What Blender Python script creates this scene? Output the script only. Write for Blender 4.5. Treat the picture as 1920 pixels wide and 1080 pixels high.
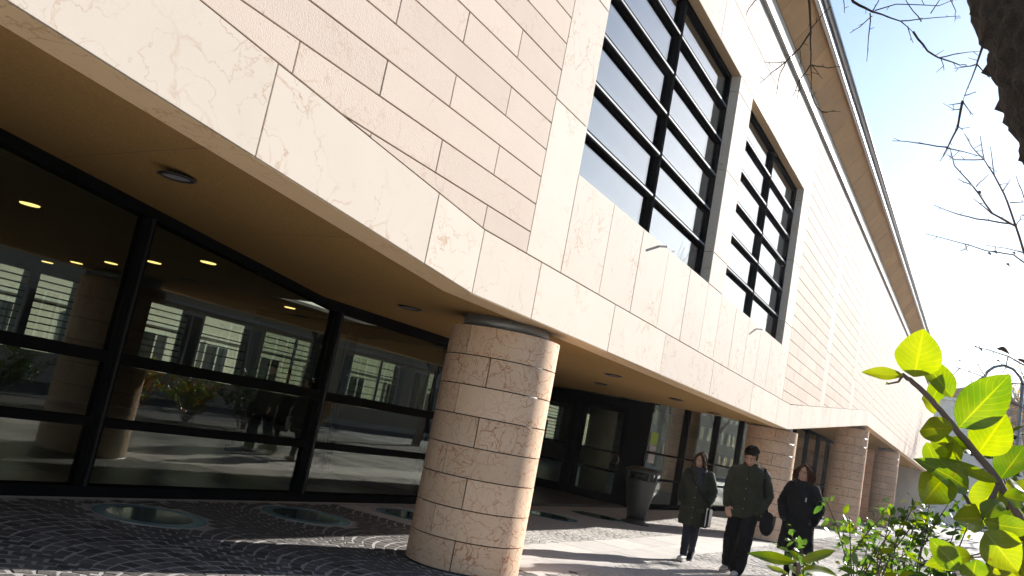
import bpy, bmesh, math, random
import numpy as np
from mathutils import Vector, Matrix, noise
R_ = math.radians
rnd = random.Random(7)
for o in list(bpy.data.objects): bpy.data.objects.remove(o)
scene = bpy.context.scene
col = scene.collection

# ------------------------------------------------------------------ camera
# world: X runs along the facade away from the viewer, Y into the building, Z up
FPX, YAW, PITCH, ROLL, CAMZ = 1610.35, 0.529455, 0.154643, 0.191838, 1.506
fwd = Vector((math.cos(PITCH)*math.cos(YAW), math.cos(PITCH)*math.sin(YAW), math.sin(PITCH)))
r0 = Vector((math.sin(YAW), -math.cos(YAW), 0)); u0 = r0.cross(fwd)
rgt = math.cos(ROLL)*r0 + math.sin(ROLL)*u0
upv = -math.sin(ROLL)*r0 + math.cos(ROLL)*u0
CAM = Vector((0, 0, CAMZ))
cd = bpy.data.cameras.new('camera'); cam = bpy.data.objects.new('camera', cd); col.objects.link(cam)
cd.sensor_width = 36; cd.lens = FPX/1920*36; cd.clip_start = 0.05; cd.clip_end = 2000
m = Matrix((rgt, upv, -fwd)).transposed().to_4x4(); m.translation = CAM
cam.matrix_world = m
scene.camera = cam

def ray(x, y): return fwd + rgt*((x-960)/FPX) - upv*((y-540)/FPX)
def at_depth(x, y, d): return CAM + ray(x, y)*d
def on_x(x, y, X): r = ray(x, y); return CAM + r*(X/r.x)
def on_y(x, y, Y): r = ray(x, y); return CAM + r*(Y/r.y)

# ------------------------------------------------------------------ light
SUN_AZ, SUN_EL = -17.0, 21.4
sd = Vector((math.cos(R_(SUN_EL))*math.cos(R_(SUN_AZ)), math.cos(R_(SUN_EL))*math.sin(R_(SUN_AZ)), math.sin(R_(SUN_EL))))
world = bpy.data.worlds.new('World'); scene.world = world; world.use_nodes = True
wn = world.node_tree.nodes; wl = world.node_tree.links
bg = wn['Background']
sky = wn.new('ShaderNodeTexSky'); sky.sky_type = 'NISHITA'; sky.sun_disc = False
sky.sun_elevation = R_(SUN_EL); sky.sun_rotation = R_(90-SUN_AZ)
sky.altitude = 50; sky.air_density = 1.0; sky.dust_density = 0.35; sky.ozone_density = 1.2
wl.new(sky.outputs[0], bg.inputs[0]); bg.inputs[1].default_value = 0.088
ld = bpy.data.lights.new('sun', 'SUN'); ld.energy = 5.0; ld.angle = R_(0.53); ld.color = (1.0, 0.965, 0.925)
lo = bpy.data.objects.new('sun', ld); col.objects.link(lo)
lo.rotation_euler = sd.to_track_quat('Z', 'Y').to_euler()
scene.view_settings.view_transform = 'Standard'; scene.view_settings.look = 'None'
scene.view_settings.exposure = 1.36; scene.view_settings.gamma = 1.0
scene.render.engine = 'CYCLES'
scene.cycles.max_bounces = 8; scene.cycles.transparent_max_bounces = 16
scene.cycles.caustics_reflective = False; scene.cycles.caustics_refractive = False
scene.cycles.use_denoising = True
scene.cycles.sample_clamp_indirect = 6

# ------------------------------------------------------------------ materials
def new_mat(name):
    mt = bpy.data.materials.new(name); mt.use_nodes = True
    nt = mt.node_tree; return mt, nt.nodes, nt.links, nt.nodes['Principled BSDF']
def ramp(n, stops):
    r = n.new('ShaderNodeValToRGB'); e = r.color_ramp.elements
    while len(e) < len(stops): e.new(0.5)
    for k, (p, c) in enumerate(stops):
        e[k].position = p; e[k].color = (c[0], c[1], c[2], 1)
    return r
def mixc(n, l, fac, a, b, mode='MIX'):
    x = n.new('ShaderNodeMix'); x.data_type = 'RGBA'; x.blend_type = mode
    for s, v in ((x.inputs[0], fac), (x.inputs[6], a), (x.inputs[7], b)):
        if hasattr(v, 'is_linked'): l.new(v, s)
        elif isinstance(v, (int, float)): s.default_value = v
        else: s.default_value = (v[0], v[1], v[2], 1)
    return x.outputs[2]
def coords(n, l, per_object=True, scale=(1, 1, 1), k=17.0):
    g = n.new('ShaderNodeNewGeometry'); oi = n.new('ShaderNodeObjectInfo')
    mp = n.new('ShaderNodeMapping'); mp.inputs[3].default_value = scale
    if per_object:
        ml = n.new('ShaderNodeMath'); ml.operation = 'MULTIPLY'; ml.inputs[1].default_value = k
        l.new(oi.outputs['Random'], ml.inputs[0])
        ad = n.new('ShaderNodeVectorMath'); ad.operation = 'ADD'
        l.new(g.outputs['Position'], ad.inputs[0]); l.new(ml.outputs[0], ad.inputs[1])
        l.new(ad.outputs[0], mp.inputs[0])
    else:
        l.new(g.outputs['Position'], mp.inputs[0])
    return mp.outputs[0], oi.outputs['Random']
def tex(n, l, kind, vec, **kw):
    t = n.new(kind); l.new(vec, t.inputs['Vector'])
    for k, v in kw.items():
        if k in t.inputs: t.inputs[k].default_value = v
        else: setattr(t, k, v)
    return t
def mth(n, l, op, a, b=None):
    x = n.new('ShaderNodeMath'); x.operation = op
    for i, v in enumerate((a, b)):
        if v is None: continue
        if isinstance(v, (int, float)): x.inputs[i].default_value = v
        else: l.new(v, x.inputs[i])
    return x.outputs[0]

def stone(name, base, tint, vein, vein_amt, vscale=2.6, rough=0.42, bump=0.15, var=0.10, pit=0.5, spec=0.028):
    mt, n, l, b = new_mat(name)
    v, rand = coords(n, l)
    cloud = tex(n, l, 'ShaderNodeTexNoise', v, Scale=2.2, Detail=6, Roughness=0.6)
    c = mixc(n, l, cloud.outputs[0], base, tint)
    # fine wandering veins: ridged distorted noise + cracks of a distorted voronoi
    warp = tex(n, l, 'ShaderNodeTexNoise', v, Scale=3.0, Detail=5)
    wv = n.new('ShaderNodeVectorMath'); wv.operation = 'SCALE'; wv.inputs[3].default_value = 0.35
    l.new(warp.outputs[1], wv.inputs[0])
    wa = n.new('ShaderNodeVectorMath'); l.new(v, wa.inputs[0]); l.new(wv.outputs[0], wa.inputs[1])
    vor = tex(n, l, 'ShaderNodeTexVoronoi', wa.outputs[0], Scale=vscale, feature='DISTANCE_TO_EDGE')
    r1 = ramp(n, [(0.0, (1, 1, 1)), (0.03, (0, 0, 0))]); l.new(vor.outputs['Distance'], r1.inputs[0])
    vm = tex(n, l, 'ShaderNodeTexNoise', v, Scale=4.5, Detail=3); rm = ramp(n, [(0.46, (0, 0, 0)), (0.62, (1, 1, 1))] if vscale < 4 else [(0.36, (0, 0, 0)), (0.50, (1, 1, 1))]); l.new(vm.outputs[0], rm.inputs[0])
    rid = tex(n, l, 'ShaderNodeTexNoise', wa.outputs[0], Scale=vscale*1.6, Detail=4)
    ab = mth(n, l, 'ABSOLUTE', mth(n, l, 'SUBTRACT', rid.outputs[0], 0.5))
    r2 = ramp(n, [(0.0, (1, 1, 1)), (0.012, (0, 0, 0))]); l.new(ab, r2.inputs[0])
    msk = tex(n, l, 'ShaderNodeTexNoise', v, Scale=1.3, Detail=2)
    r3 = ramp(n, [(0.42, (0, 0, 0)), (0.62, (1, 1, 1))] if vscale < 4 else [(0.25, (0, 0, 0)), (0.55, (1, 1, 1))]); l.new(msk.outputs[0], r3.inputs[0])
    vs = mth(n, l, 'MULTIPLY', mth(n, l, 'MAXIMUM', mth(n, l, 'MULTIPLY', r1.outputs[0], rm.outputs[0]), r2.outputs[0]), r3.outputs[0])
    c = mixc(n, l, mth(n, l, 'MULTIPLY', vs, vein_amt), c, vein)
    # rusty pits gathered in clusters
    pv = tex(n, l, 'ShaderNodeTexVoronoi', wa.outputs[0], Scale=22.0)
    r4 = ramp(n, [(0.06, (1, 1, 1)), (0.14, (0, 0, 0))]); l.new(pv.outputs['Distance'], r4.inputs[0])
    pm = tex(n, l, 'ShaderNodeTexNoise', v, Scale=1.9, Detail=3)
    r5 = ramp(n, [(0.55, (0, 0, 0)), (0.64, (1, 1, 1))]); l.new(pm.outputs[0], r5.inputs[0])
    pits = mth(n, l, 'MULTIPLY', r4.outputs[0], r5.outputs[0])
    c = mixc(n, l, mth(n, l, 'MULTIPLY', pits, pit), c, (0.30, 0.11, 0.03))
    # each piece its own tone
    hv = n.new('ShaderNodeHueSaturation')
    mr = n.new('ShaderNodeMapRange'); mr.inputs[3].default_value = 1-var; mr.inputs[4].default_value = 1+var*0.6
    l.new(rand, mr.inputs[0]); l.new(mr.outputs[0], hv.inputs['Value']); l.new(c, hv.inputs['Color'])
    l.new(hv.outputs[0], b.inputs['Base Color'])
    b.inputs['Roughness'].default_value = rough
    b.inputs['Specular IOR Level'].default_value = spec
    fn = tex(n, l, 'ShaderNodeTexNoise', v, Scale=90, Detail=4)
    bp = n.new('ShaderNodeBump'); bp.inputs[0].default_value = bump; bp.inputs[1].default_value = 0.01
    hh = mth(n, l, 'SUBTRACT', fn.outputs[0], mth(n, l, 'MULTIPLY', pits, 0.8))
    l.new(hh, bp.inputs['Height']); l.new(bp.outputs[0], b.inputs['Normal'])
    return mt

def simple(name, c1, c2=None, scale=6, rough=0.6, metal=0.0, bump=0.0, bscale=60, per_object=True, spec=0.5, var=0.0):
    mt, n, l, b = new_mat(name)
    v, rand = coords(n, l, per_object)
    if c2 is None: c2 = tuple(x*0.8 for x in c1)
    t = tex(n, l, 'ShaderNodeTexNoise', v, Scale=scale, Detail=6, Roughness=0.62)
    r = ramp(n, [(0.3, c2), (0.7, c1)]); l.new(t.outputs[0], r.inputs[0])
    out = r.outputs[0]
    if var:
        hv = n.new('ShaderNodeHueSaturation'); mr = n.new('ShaderNodeMapRange')
        mr.inputs[3].default_value = 1-var; mr.inputs[4].default_value = 1+var
        l.new(rand, mr.inputs[0]); l.new(mr.outputs[0], hv.inputs['Value']); l.new(out, hv.inputs['Color']); out = hv.outputs[0]
    l.new(out, b.inputs['Base Color'])
    b.inputs['Roughness'].default_value = rough; b.inputs['Metallic'].default_value = metal
    b.inputs['Specular IOR Level'].default_value = spec
    if bump:
        f = tex(n, l, 'ShaderNodeTexNoise', v, Scale=bscale, Detail=5)
        bp = n.new('ShaderNodeBump'); bp.inputs[0].default_value = bump; bp.inputs[1].default_value = 0.02
        l.new(f.outputs[0], bp.inputs['Height']); l.new(bp.outputs[0], b.inputs['Normal'])
    return mt

def glass(name, refl, tint, gl=(1, 1, 1), wav=0.0):
    mt = bpy.data.materials.new(name); mt.use_nodes = True
    n, l = mt.node_tree.nodes, mt.node_tree.links
    n.remove(n['Principled BSDF'])
    tr = n.new('ShaderNodeBsdfTransparent'); tr.inputs[0].default_value = (*tint, 1)
    g = n.new('ShaderNodeBsdfGlossy'); g.inputs[0].default_value = (*gl, 1); g.inputs['Roughness'].default_value = 0.004
    fr = n.new('ShaderNodeFresnel'); gf = n.new('ShaderNodeNewGeometry')
    # the node inverts the index on back faces, so feed it the inverse there (a pane, not a solid block)
    l.new(mth(n, l, 'ADD', mth(n, l, 'MULTIPLY', gf.outputs['Backfacing'], 1/1.52-1.52), 1.52), fr.inputs[0])
    a = mth(n, l, 'ADD', mth(n, l, 'MULTIPLY', fr.outputs[0], 1.0-refl), refl)
    if wav:
        ge = n.new('ShaderNodeNewGeometry')
        t = tex(n, l, 'ShaderNodeTexNoise', ge.outputs['Position'], Scale=0.9, Detail=1)
        bp = n.new('ShaderNodeBump'); bp.inputs[0].default_value = wav; bp.inputs[1].default_value = 0.02
        l.new(t.outputs[0], bp.inputs['Height']); l.new(bp.outputs[0], g.inputs['Normal'])
    mx = n.new('ShaderNodeMixShader'); l.new(a, mx.inputs[0]); l.new(tr.outputs[0], mx.inputs[1]); l.new(g.outputs[0], mx.inputs[2])
    l.new(mx.outputs[0], n['Material Output'].inputs[0])
    return mt

def leaf_mat(name, c1, c2, trans, rough=0.4, vein=True):
    mt = bpy.data.materials.new(name); mt.use_nodes = True
    n, l = mt.node_tree.nodes, mt.node_tree.links
    b = n['Principled BSDF']
    v, rand = coords(n, l)
    t = tex(n, l, 'ShaderNodeTexNoise', v, Scale=28 if vein else 9, Detail=5)
    k = mth(n, l, 'ADD', mth(n, l, 'MULTIPLY', t.outputs[0], 0.7), mth(n, l, 'MULTIPLY', rand, 0.35))
    if vein:
        uv = n.new('ShaderNodeUVMap'); sp = n.new('ShaderNodeSeparateXYZ'); l.new(uv.outputs[0], sp.inputs[0])
        au = mth(n, l, 'ABSOLUTE', mth(n, l, 'SUBTRACT', sp.outputs[0], 0.5))
        ph = mth(n, l, 'ADD', mth(n, l, 'SUBTRACT', mth(n, l, 'MULTIPLY', sp.outputs[1], 9.0), mth(n, l, 'MULTIPLY', au, 5.0)), mth(n, l, 'MULTIPLY', t.outputs[0], 0.8))
        tri = mth(n, l, 'ABSOLUTE', mth(n, l, 'SUBTRACT', mth(n, l, 'FRACT', ph), 0.5))
        vr = ramp(n, [(0.0, (1, 1, 1)), (0.09, (0, 0, 0))]); l.new(tri, vr.inputs[0])
        mr_ = ramp(n, [(0.0, (1, 1, 1)), (0.035, (0, 0, 0))]); l.new(au, mr_.inputs[0])
        k = mth(n, l, 'ADD', k, mth(n, l, 'MAXIMUM', mth(n, l, 'MULTIPLY', vr.outputs[0], 0.22), mth(n, l, 'MULTIPLY', mr_.outputs[0], 0.5)))
        # brown blemishes
        sv = tex(n, l, 'ShaderNodeTexNoise', v, Scale=70, Detail=2); br = ramp(n, [(0.70, (0, 0, 0)), (0.76, (1, 1, 1))]); l.new(sv.outputs[0], br.inputs[0])
    r = ramp(n, [(0.3, c1), (0.95, c2)]); l.new(k, r.inputs[0])
    rc = mixc(n, l, mth(n, l, 'MULTIPLY', br.outputs[0], 0.6), r.outputs[0], (0.10, 0.05, 0.015)) if vein else r.outputs[0]
    l.new(rc, b.inputs['Base Color']); b.inputs['Roughness'].default_value = rough
    tl = n.new('ShaderNodeBsdfTranslucent')
    hs = n.new('ShaderNodeHueSaturation'); hs.inputs['Saturation'].default_value = 1.15; hs.inputs['Value'].default_value = 2.1
    l.new(rc, hs.inputs['Color']); l.new(hs.outputs[0], tl.inputs[0])
    mx = n.new('ShaderNodeMixShader'); mx.inputs[0].default_value = trans
    l.new(b.outputs[0], mx.inputs[1]); l.new(tl.outputs[0], mx.inputs[2])
    l.new(mx.outputs[0], n['Material Output'].inputs[0])
    return mt

M = {}
M['stone_smooth'] = stone('smooth_stone', (0.69, 0.605, 0.515), (0.63, 0.545, 0.455), (0.42, 0.22, 0.11), 0.62, 2.2, 0.72, 0.05, 0.07, 0.75)
M['stone_course'] = stone('bush_hammered_stone', (0.675, 0.565, 0.475), (0.615, 0.505, 0.415), (0.40, 0.22, 0.12), 0.32, 2.4, 0.8, 0.25, 0.06, 0.7)
M['stone_column'] = stone('veined_pink_stone', (0.77, 0.58, 0.43), (0.66, 0.44, 0.29), (0.40, 0.13, 0.045), 0.9, 5.5, 0.45, 0.08, 0.10, 0.6)
M['stone_bounce'] = stone('bounce_lit_stone', (0.78, 0.58, 0.36), (0.72, 0.52, 0.31), (0.40, 0.19, 0.09), 0.5, 2.6, 0.5, 0.05, 0.05, 0.4)  # underside stone: warm bounced light put into the base colour
M['joint'] = simple('brown_joint_backing', (0.14, 0.085, 0.05), (0.10, 0.06, 0.035), 5, 0.9)  # dark brown backing that shows between the pieces
M['stucco'] = simple('ochre_plaster', (0.42, 0.255, 0.095), (0.27, 0.16, 0.058), 45, 0.9, bump=0.5, bscale=140, spec=0.1, per_object=False)
M['wood'] = simple('brown_board', (0.60, 0.31, 0.10), (0.52, 0.26, 0.08), 3, 0.55, var=0.10)
M['black'] = simple('black_frame_paint', (0.014, 0.014, 0.015), (0.010, 0.010, 0.010), 3, 0.5, spec=0.0)
M['alu'] = simple('brushed_aluminium', (0.55, 0.56, 0.57), (0.46, 0.47, 0.48), 3, 0.35, 0.9)
M['zinc'] = simple('zinc_sheet', (0.50, 0.51, 0.52), (0.42, 0.43, 0.45), 2, 0.45, 0.6)
M['glass_low'] = glass('storefront_glass', 0.03, (0.76, 0.79, 0.73), (0.95, 0.98, 0.95), 0.06)
M['glass_up'] = glass('window_glass', 0.13, (0.62, 0.65, 0.66), (0.92, 0.96, 1.0), 0.03)
M['glass_back'] = glass('rear_window_glass', 0.05, (0.80, 0.84, 0.78))
M['glass_floor'] = glass('floor_glass', 0.12, (0.25, 0.42, 0.45), (0.8, 0.95, 1.0))
M['sett'] = simple('grey_sett_shaded', (0.135, 0.122, 0.110), (0.088, 0.080, 0.074), 9, 0.85, spec=0.2, bump=0.3, bscale=50, var=0.42)  # dark copy for the recess: its shade is put into the colour
M['sett_sunlit'] = simple('grey_sett_sunlit', (0.52, 0.48, 0.43), (0.41, 0.38, 0.34), 2.5, 0.9, spec=0.15, bump=0.3, bscale=50, per_object=False)  # same setts in a pale copy: sunlight put into the colour
M['mortar'] = simple('sand_mortar', (0.40, 0.38, 0.355), (0.31, 0.29, 0.275), 12, 0.9, bump=0.2, per_object=False)
M['slab'] = simple('pale_paving_slab', (0.58, 0.535, 0.48), (0.50, 0.46, 0.41), 4, 0.85, spec=0.2, bump=0.1, var=0.08)
M['ground'] = simple('concrete_ground', (0.28, 0.27, 0.25), (0.22, 0.21, 0.20), 1.5, 0.9, per_object=False)
M['asphalt'] = simple('asphalt', (0.065, 0.065, 0.068), (0.045, 0.045, 0.047), 4, 0.85, bump=0.3, per_object=False)
M['soil'] = simple('dark_soil', (0.07, 0.05, 0.035), (0.04, 0.03, 0.02), 8, 0.95, bump=0.6, per_object=False)
M['bark'] = simple('rough_bark', (0.040, 0.030, 0.022), (0.010, 0.008, 0.007), 14, 0.95, bump=1.0, bscale=40)
M['twig'] = simple('twig_bark', (0.16, 0.11, 0.09), (0.09, 0.06, 0.05), 20, 0.8)
M['twig_dark'] = simple('dark_twig_bark', (0.07, 0.045, 0.03), (0.04, 0.026, 0.018), 20, 0.9, spec=0.05)
M['twig_pale'] = simple('pale_twig_bark', (0.30, 0.25, 0.22), (0.2, 0.16, 0.14), 20, 0.8)
M['leaf_big'] = leaf_mat('glossy_leaf', (0.055, 0.10, 0.010), (0.215, 0.225, 0.016), 0.56, 0.35)
M['leaf_small'] = leaf_mat('shrub_leaf', (0.045, 0.09, 0.018), (0.14, 0.18, 0.035), 0.55, 0.38, False)
M['leaf_dark'] = leaf_mat('evergreen_leaf', (0.025, 0.05, 0.014), (0.055, 0.085, 0.022), 0.3, 0.4, False)
M['leaf_orange'] = leaf_mat('autumn_leaf', (0.22, 0.05, 0.012), (0.40, 0.15, 0.02), 0.45, 0.5, False)
M['leaf_yellow'] = leaf_mat('yellow_autumn_leaf', (0.30, 0.17, 0.03), (0.42, 0.28, 0.06), 0.45, 0.5, False)
M['plaster'] = simple('pale_render', (0.60, 0.56, 0.49), (0.52, 0.48, 0.42), 1.2, 0.85, per_object=False)
M['plaster2'] = simple('ochre_render', (0.50, 0.42, 0.31), (0.44, 0.36, 0.27), 1.2, 0.85, per_object=False)
M['trim'] = simple('white_trim', (0.62, 0.60, 0.56), None, 2, 0.7)
M['dark_glass'] = simple('dark_pane', (0.03, 0.035, 0.04), (0.02, 0.022, 0.025), 2, 0.08)
M['shutter'] = simple('grey_shutter', (0.20, 0.23, 0.20), None, 3, 0.6)
M['roof'] = simple('clay_roof', (0.30, 0.14, 0.08), None, 3, 0.85)
M['interior'] = simple('grey_interior', (0.17, 0.16, 0.15), None, 2, 0.8)
M['int_floor'] = simple('interior_floor', (0.13, 0.12, 0.11), None, 3, 0.3)
M['int_ceil'] = simple('interior_ceiling', (0.10, 0.093, 0.08), None, 2, 0.85)
M['bin'] = simple('grey_metal', (0.05, 0.052, 0.052), (0.036, 0.038, 0.038), 3, 0.42, 0.3)
M['bin_dark'] = simple('dark_metal', (0.02, 0.02, 0.022), None, 3, 0.4)
M['lampgrey'] = simple('galvanised_steel', (0.30, 0.32, 0.33), None, 3, 0.5, 0.7)
M['steel_bright'] = simple('polished_steel', (0.7, 0.7, 0.7), None, 3, 0.2, 1.0)
M['cloth_olive'] = simple('olive_cotton', (0.040, 0.042, 0.026), (0.027, 0.029, 0.018), 22, 0.85, bump=0.3, bscale=300, spec=0.25)
M['cloth_olive2'] = simple('dark_olive_cotton', (0.030, 0.034, 0.022), (0.020, 0.023, 0.015), 22, 0.85, bump=0.3, bscale=300, spec=0.25)
M['cloth_black'] = simple('black_wool', (0.010, 0.010, 0.012), (0.007, 0.007, 0.008), 22, 0.9, bump=0.3, bscale=300, spec=0.2)
M['jeans'] = simple('dark_denim', (0.024, 0.028, 0.042), (0.014, 0.016, 0.024), 30, 0.85, bump=0.2, bscale=300, spec=0.25)
M['scarf'] = simple('slate_scarf', (0.030, 0.033, 0.045), (0.018, 0.02, 0.027), 40, 0.9, bump=0.5, bscale=120)
M['skin'] = simple('skin', (0.50, 0.29, 0.20), (0.44, 0.24, 0.165), 14, 0.55)
M['lip'] = simple('lip', (0.34, 0.11, 0.09), None, 14, 0.45)
M['eye'] = simple('eye', (0.02, 0.014, 0.010), None, 14, 0.2)
M['eyewhite'] = simple('eye_white', (0.62, 0.58, 0.55), None, 14, 0.3)
M['hair_brown'] = simple('brown_hair', (0.075, 0.034, 0.016), (0.030, 0.014, 0.008), 40, 0.7, bump=0.6, bscale=80, spec=0.03)
M['hair_black'] = simple('black_hair', (0.020, 0.013, 0.010), (0.010, 0.007, 0.006), 40, 0.7, bump=0.6, bscale=150, spec=0.03)
M['shoe'] = simple('pale_leather', (0.58, 0.55, 0.50), (0.44, 0.41, 0.37), 30, 0.6)
M['sole'] = simple('rubber_sole', (0.45, 0.43, 0.40), None, 30, 0.7)
M['boot'] = simple('black_leather', (0.012, 0.011, 0.011), None, 30, 0.4)
M['white'] = simple('white_plastic', (0.7, 0.69, 0.67), None, 30, 0.5)
M['brass'] = simple('snap_metal', (0.45, 0.40, 0.30), None, 30, 0.35, 0.9)
def emit(name, c, s):
    mt = bpy.data.materials.new(name); mt.use_nodes = True
    b = mt.node_tree.nodes['Principled BSDF']; b.inputs['Base Color'].default_value = (*c, 1)
    b.inputs['Emission Color'].default_value = (*c, 1); b.inputs['Emission Strength'].default_value = s
    return mt
M['strip'] = simple('grey_gasket', (0.30, 0.32, 0.34), None, 3, 0.6, spec=0.05)
M['teal_rim'] = simple('teal_frosted_glass', (0.17, 0.33, 0.37), (0.13, 0.27, 0.31), 5, 0.25)
M['teal_pane'] = simple('dark_teal_glass', (0.075, 0.115, 0.11), (0.055, 0.09, 0.09), 5, 0.06)
M['lamp_on'] = emit('lit_lamp', (1.0, 0.72, 0.25), 1.1)

# ------------------------------------------------------------------ mesh helpers
def link(o, parent=None):
    col.objects.link(o)
    if parent is not None: o.parent = parent
    return o
def empty(name, loc=(0, 0, 0), rz=0.0, parent=None):
    o = bpy.data.objects.new(name, None); o.location = loc; o.rotation_euler = (0, 0, rz); o.empty_display_size = 0.2
    return link(o, parent)
def tag(o, label=None, cat=None, group=None, kind=None):
    if label: o['label'] = label
    if cat: o['category'] = cat
    if group: o['group'] = group
    if kind: o['kind'] = kind
    return o
def mk(name, verts, faces, mat, parent=None, smooth=False):
    me = bpy.data.meshes.new(name); me.from_pydata([tuple(v) for v in verts], [], faces); me.update()
    me.materials.append(M[mat] if isinstance(mat, str) else mat)
    if smooth: me.polygons.foreach_set('use_smooth', [True]*len(me.polygons))
    return link(bpy.data.objects.new(name, me), parent)
class MB:
    def __init__(s): s.v = []; s.f = []
    def add(s, vs, fs):
        k = len(s.v); s.v += [tuple(v) for v in vs]; s.f += [tuple(i+k for i in f) for f in fs]; return s
    def box(s, x0, x1, y0, y1, z0, z1):
        return s.add([(x0,y0,z0),(x1,y0,z0),(x1,y1,z0),(x0,y1,z0),(x0,y0,z1),(x1,y0,z1),(x1,y1,z1),(x0,y1,z1)],
                     [(3,2,1,0),(4,5,6,7),(0,1,5,4),(1,2,6,5),(2,3,7,6),(3,0,4,7)])
    def prism_y(s, poly, y0, y1, ch=0.0):
        # polygon in (x, z), counter-clockwise seen from -Y, extruded from y0 (front) to y1, front edge chamfered by ch
        n = len(poly)
        if ch:
            cx = sum(p[0] for p in poly)/n; cz = sum(p[1] for p in poly)/n
            inn = []
            for (x, z) in poly:
                dx, dz = cx-x, cz-z; L = math.hypot(dx, dz) or 1
                inn.append((x+math.copysign(min(ch, abs(dx)), dx), z+math.copysign(min(ch, abs(dz)), dz)))
            v = [(x, y0, z) for x, z in inn]+[(x, y0+ch, z) for x, z in poly]+[(x, y1, z) for x, z in poly]
            f = [tuple(range(n))]+[(i, n+i, n+(i+1) % n, (i+1) % n) for i in range(n)]+[(n+i, 2*n+i, 2*n+(i+1) % n, n+(i+1) % n) for i in range(n)]
            return s.add(v, f)
        v = [(x, y0, z) for x, z in poly]+[(x, y1, z) for x, z in poly]
        return s.add(v, [tuple(range(n)), tuple(range(2*n-1, n-1, -1))]+[(i, n+i, n+(i+1) % n, (i+1) % n) for i in range(n)])
    def tube(s, pts, rad, seg=8, cap=True, flat=None):
        pts = [Vector(p) for p in pts]; n = len(pts)
        if isinstance(rad, (int, float)): rad = [rad]*n
        ref = None; rings = []
        for i, p in enumerate(pts):
            t = (pts[min(i+1, n-1)]-pts[max(i-1, 0)])
            t = t.normalized() if t.length > 1e-9 else Vector((0, 0, 1))
            if ref is None:
                ref = Vector((1, 0, 0)) if abs(t.x) < 0.9 else Vector((0, 1, 0))
            a = (ref-t*ref.dot(t)); a = a.normalized() if a.length > 1e-6 else t.orthogonal().normalized()
            ref = a; b = t.cross(a)
            r = rad[i]; ra, rb = (r if isinstance(r, (tuple, list)) else (r, r))
            rings.append([p+a*(ra*math.cos(2*math.pi*k/seg))+b*(rb*math.sin(2*math.pi*k/seg)) for k in range(seg)])
        vs = [q for r in rings for q in r]
        fs = [(i*seg+k, i*seg+(k+1) % seg, (i+1)*seg+(k+1) % seg, (i+1)*seg+k) for i in range(n-1) for k in range(seg)]
        if cap: fs += [tuple(range(seg-1, -1, -1)), tuple((n-1)*seg+k for k in range(seg))]
        return s.add(vs, fs)
    def lathe(s, prof, cx=0, cy=0, seg=24, z0=0.0, sx=1, sy=1, cap=True):
        vs = [(cx+r*sx*math.cos(2*math.pi*k/seg), cy+r*sy*math.sin(2*math.pi*k/seg), z0+z) for r, z in prof for k in range(seg)]
        n = len(prof)
        fs = [(i*seg+k, i*seg+(k+1) % seg, (i+1)*seg+(k+1) % seg, (i+1)*seg+k) for i in range(n-1) for k in range(seg)]
        if cap: fs += [tuple(range(seg-1, -1, -1)), tuple((n-1)*seg+k for k in range(seg))]
        return s.add(vs, fs)
    def ell(s, c, r, seg=14, rings=10, rot=None):
        c = Vector(c); vs = []; fs = []
        for i in range(1, rings):
            th = math.pi*i/rings
            for k in range(seg):
                ph = 2*math.pi*k/seg
                v = Vector((r[0]*math.sin(th)*math.cos(ph), r[1]*math.sin(th)*math.sin(ph), r[2]*math.cos(th)))
                vs.append(c+(rot @ v if rot else v))
        top, bot = Vector((0, 0, r[2])), Vector((0, 0, -r[2]))
        vs += [c+(rot @ top if rot else top), c+(rot @ bot if rot else bot)]
        T, B = len(vs)-2, len(vs)-1
        for i in range(rings-2):
            for k in range(seg):
                fs.append((i*seg+k, (i+1)*seg+k, (i+1)*seg+(k+1) % seg, i*seg+(k+1) % seg))
        for k in range(seg):
            fs.append((T, k, (k+1) % seg)); fs.append((B, (rings-2)*seg+(k+1) % seg, (rings-2)*seg+k))
        return s.add(vs, fs)
    def build(s, name, mat, parent=None, smooth=False): return mk(name, s.v, s.f, mat, parent, smooth)

def clip(poly, a, b, c):
    """keep the part of polygon (x,z) where a*x+b*z<=c"""
    out = []
    for i in range(len(poly)):
        p, q = poly[i], poly[(i+1) % len(poly)]
        dp, dq = a*p[0]+b*p[1]-c, a*q[0]+b*q[1]-c
        if dp <= 0: out.append(p)
        if (dp < 0 < dq) or (dq < 0 < dp):
            t = dp/(dp-dq); out.append((p[0]+t*(q[0]-p[0]), p[1]+t*(q[1]-p[1])))
    return out

# ================================================================== SETTING
YF = 4.0            # facade plane
YS = 7.86           # shop-front glass plane
g = mk('ground', [(-400, -400, -0.16), (500, -400, -0.16), (500, 400, -0.16), (-400, 400, -0.16)], [(0, 1, 2, 3)], 'ground'); tag(g, kind='structure')
b = MB().box(-30, 120, -3.4, 7.70, -0.15, -0.0045); pav = b.build('pavement', 'mortar'); tag(pav, kind='structure')
b = MB().box(-30, 160, -13.0, -3.6, -0.155, -0.14); tag(b.build('road', 'asphalt'), kind='structure')
b = MB().box(-30, 160, -3.6, -3.402, -0.15, -0.004); tag(b.build('kerb', 'slab'), kind='structure')
b = MB().box(-30, 160, -16.5, -13.002, -0.15, -0.02); tag(b.build('far_pavement', 'slab'), kind='structure')
# planting bed along the forecourt
b = MB().box(2.2, 34, -2.9, 0.75, -0.012, 0.05); tag(b.build('planting_bed', 'soil'), kind='structure')

COLX = [7.98, 21.45, 34.95, 48.45, 61.95]; COLR = 0.592; COLY = 4.63
ROUND = [5.91+2.22*k for k in range(6)]; ROUNDY = 6.93
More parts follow.
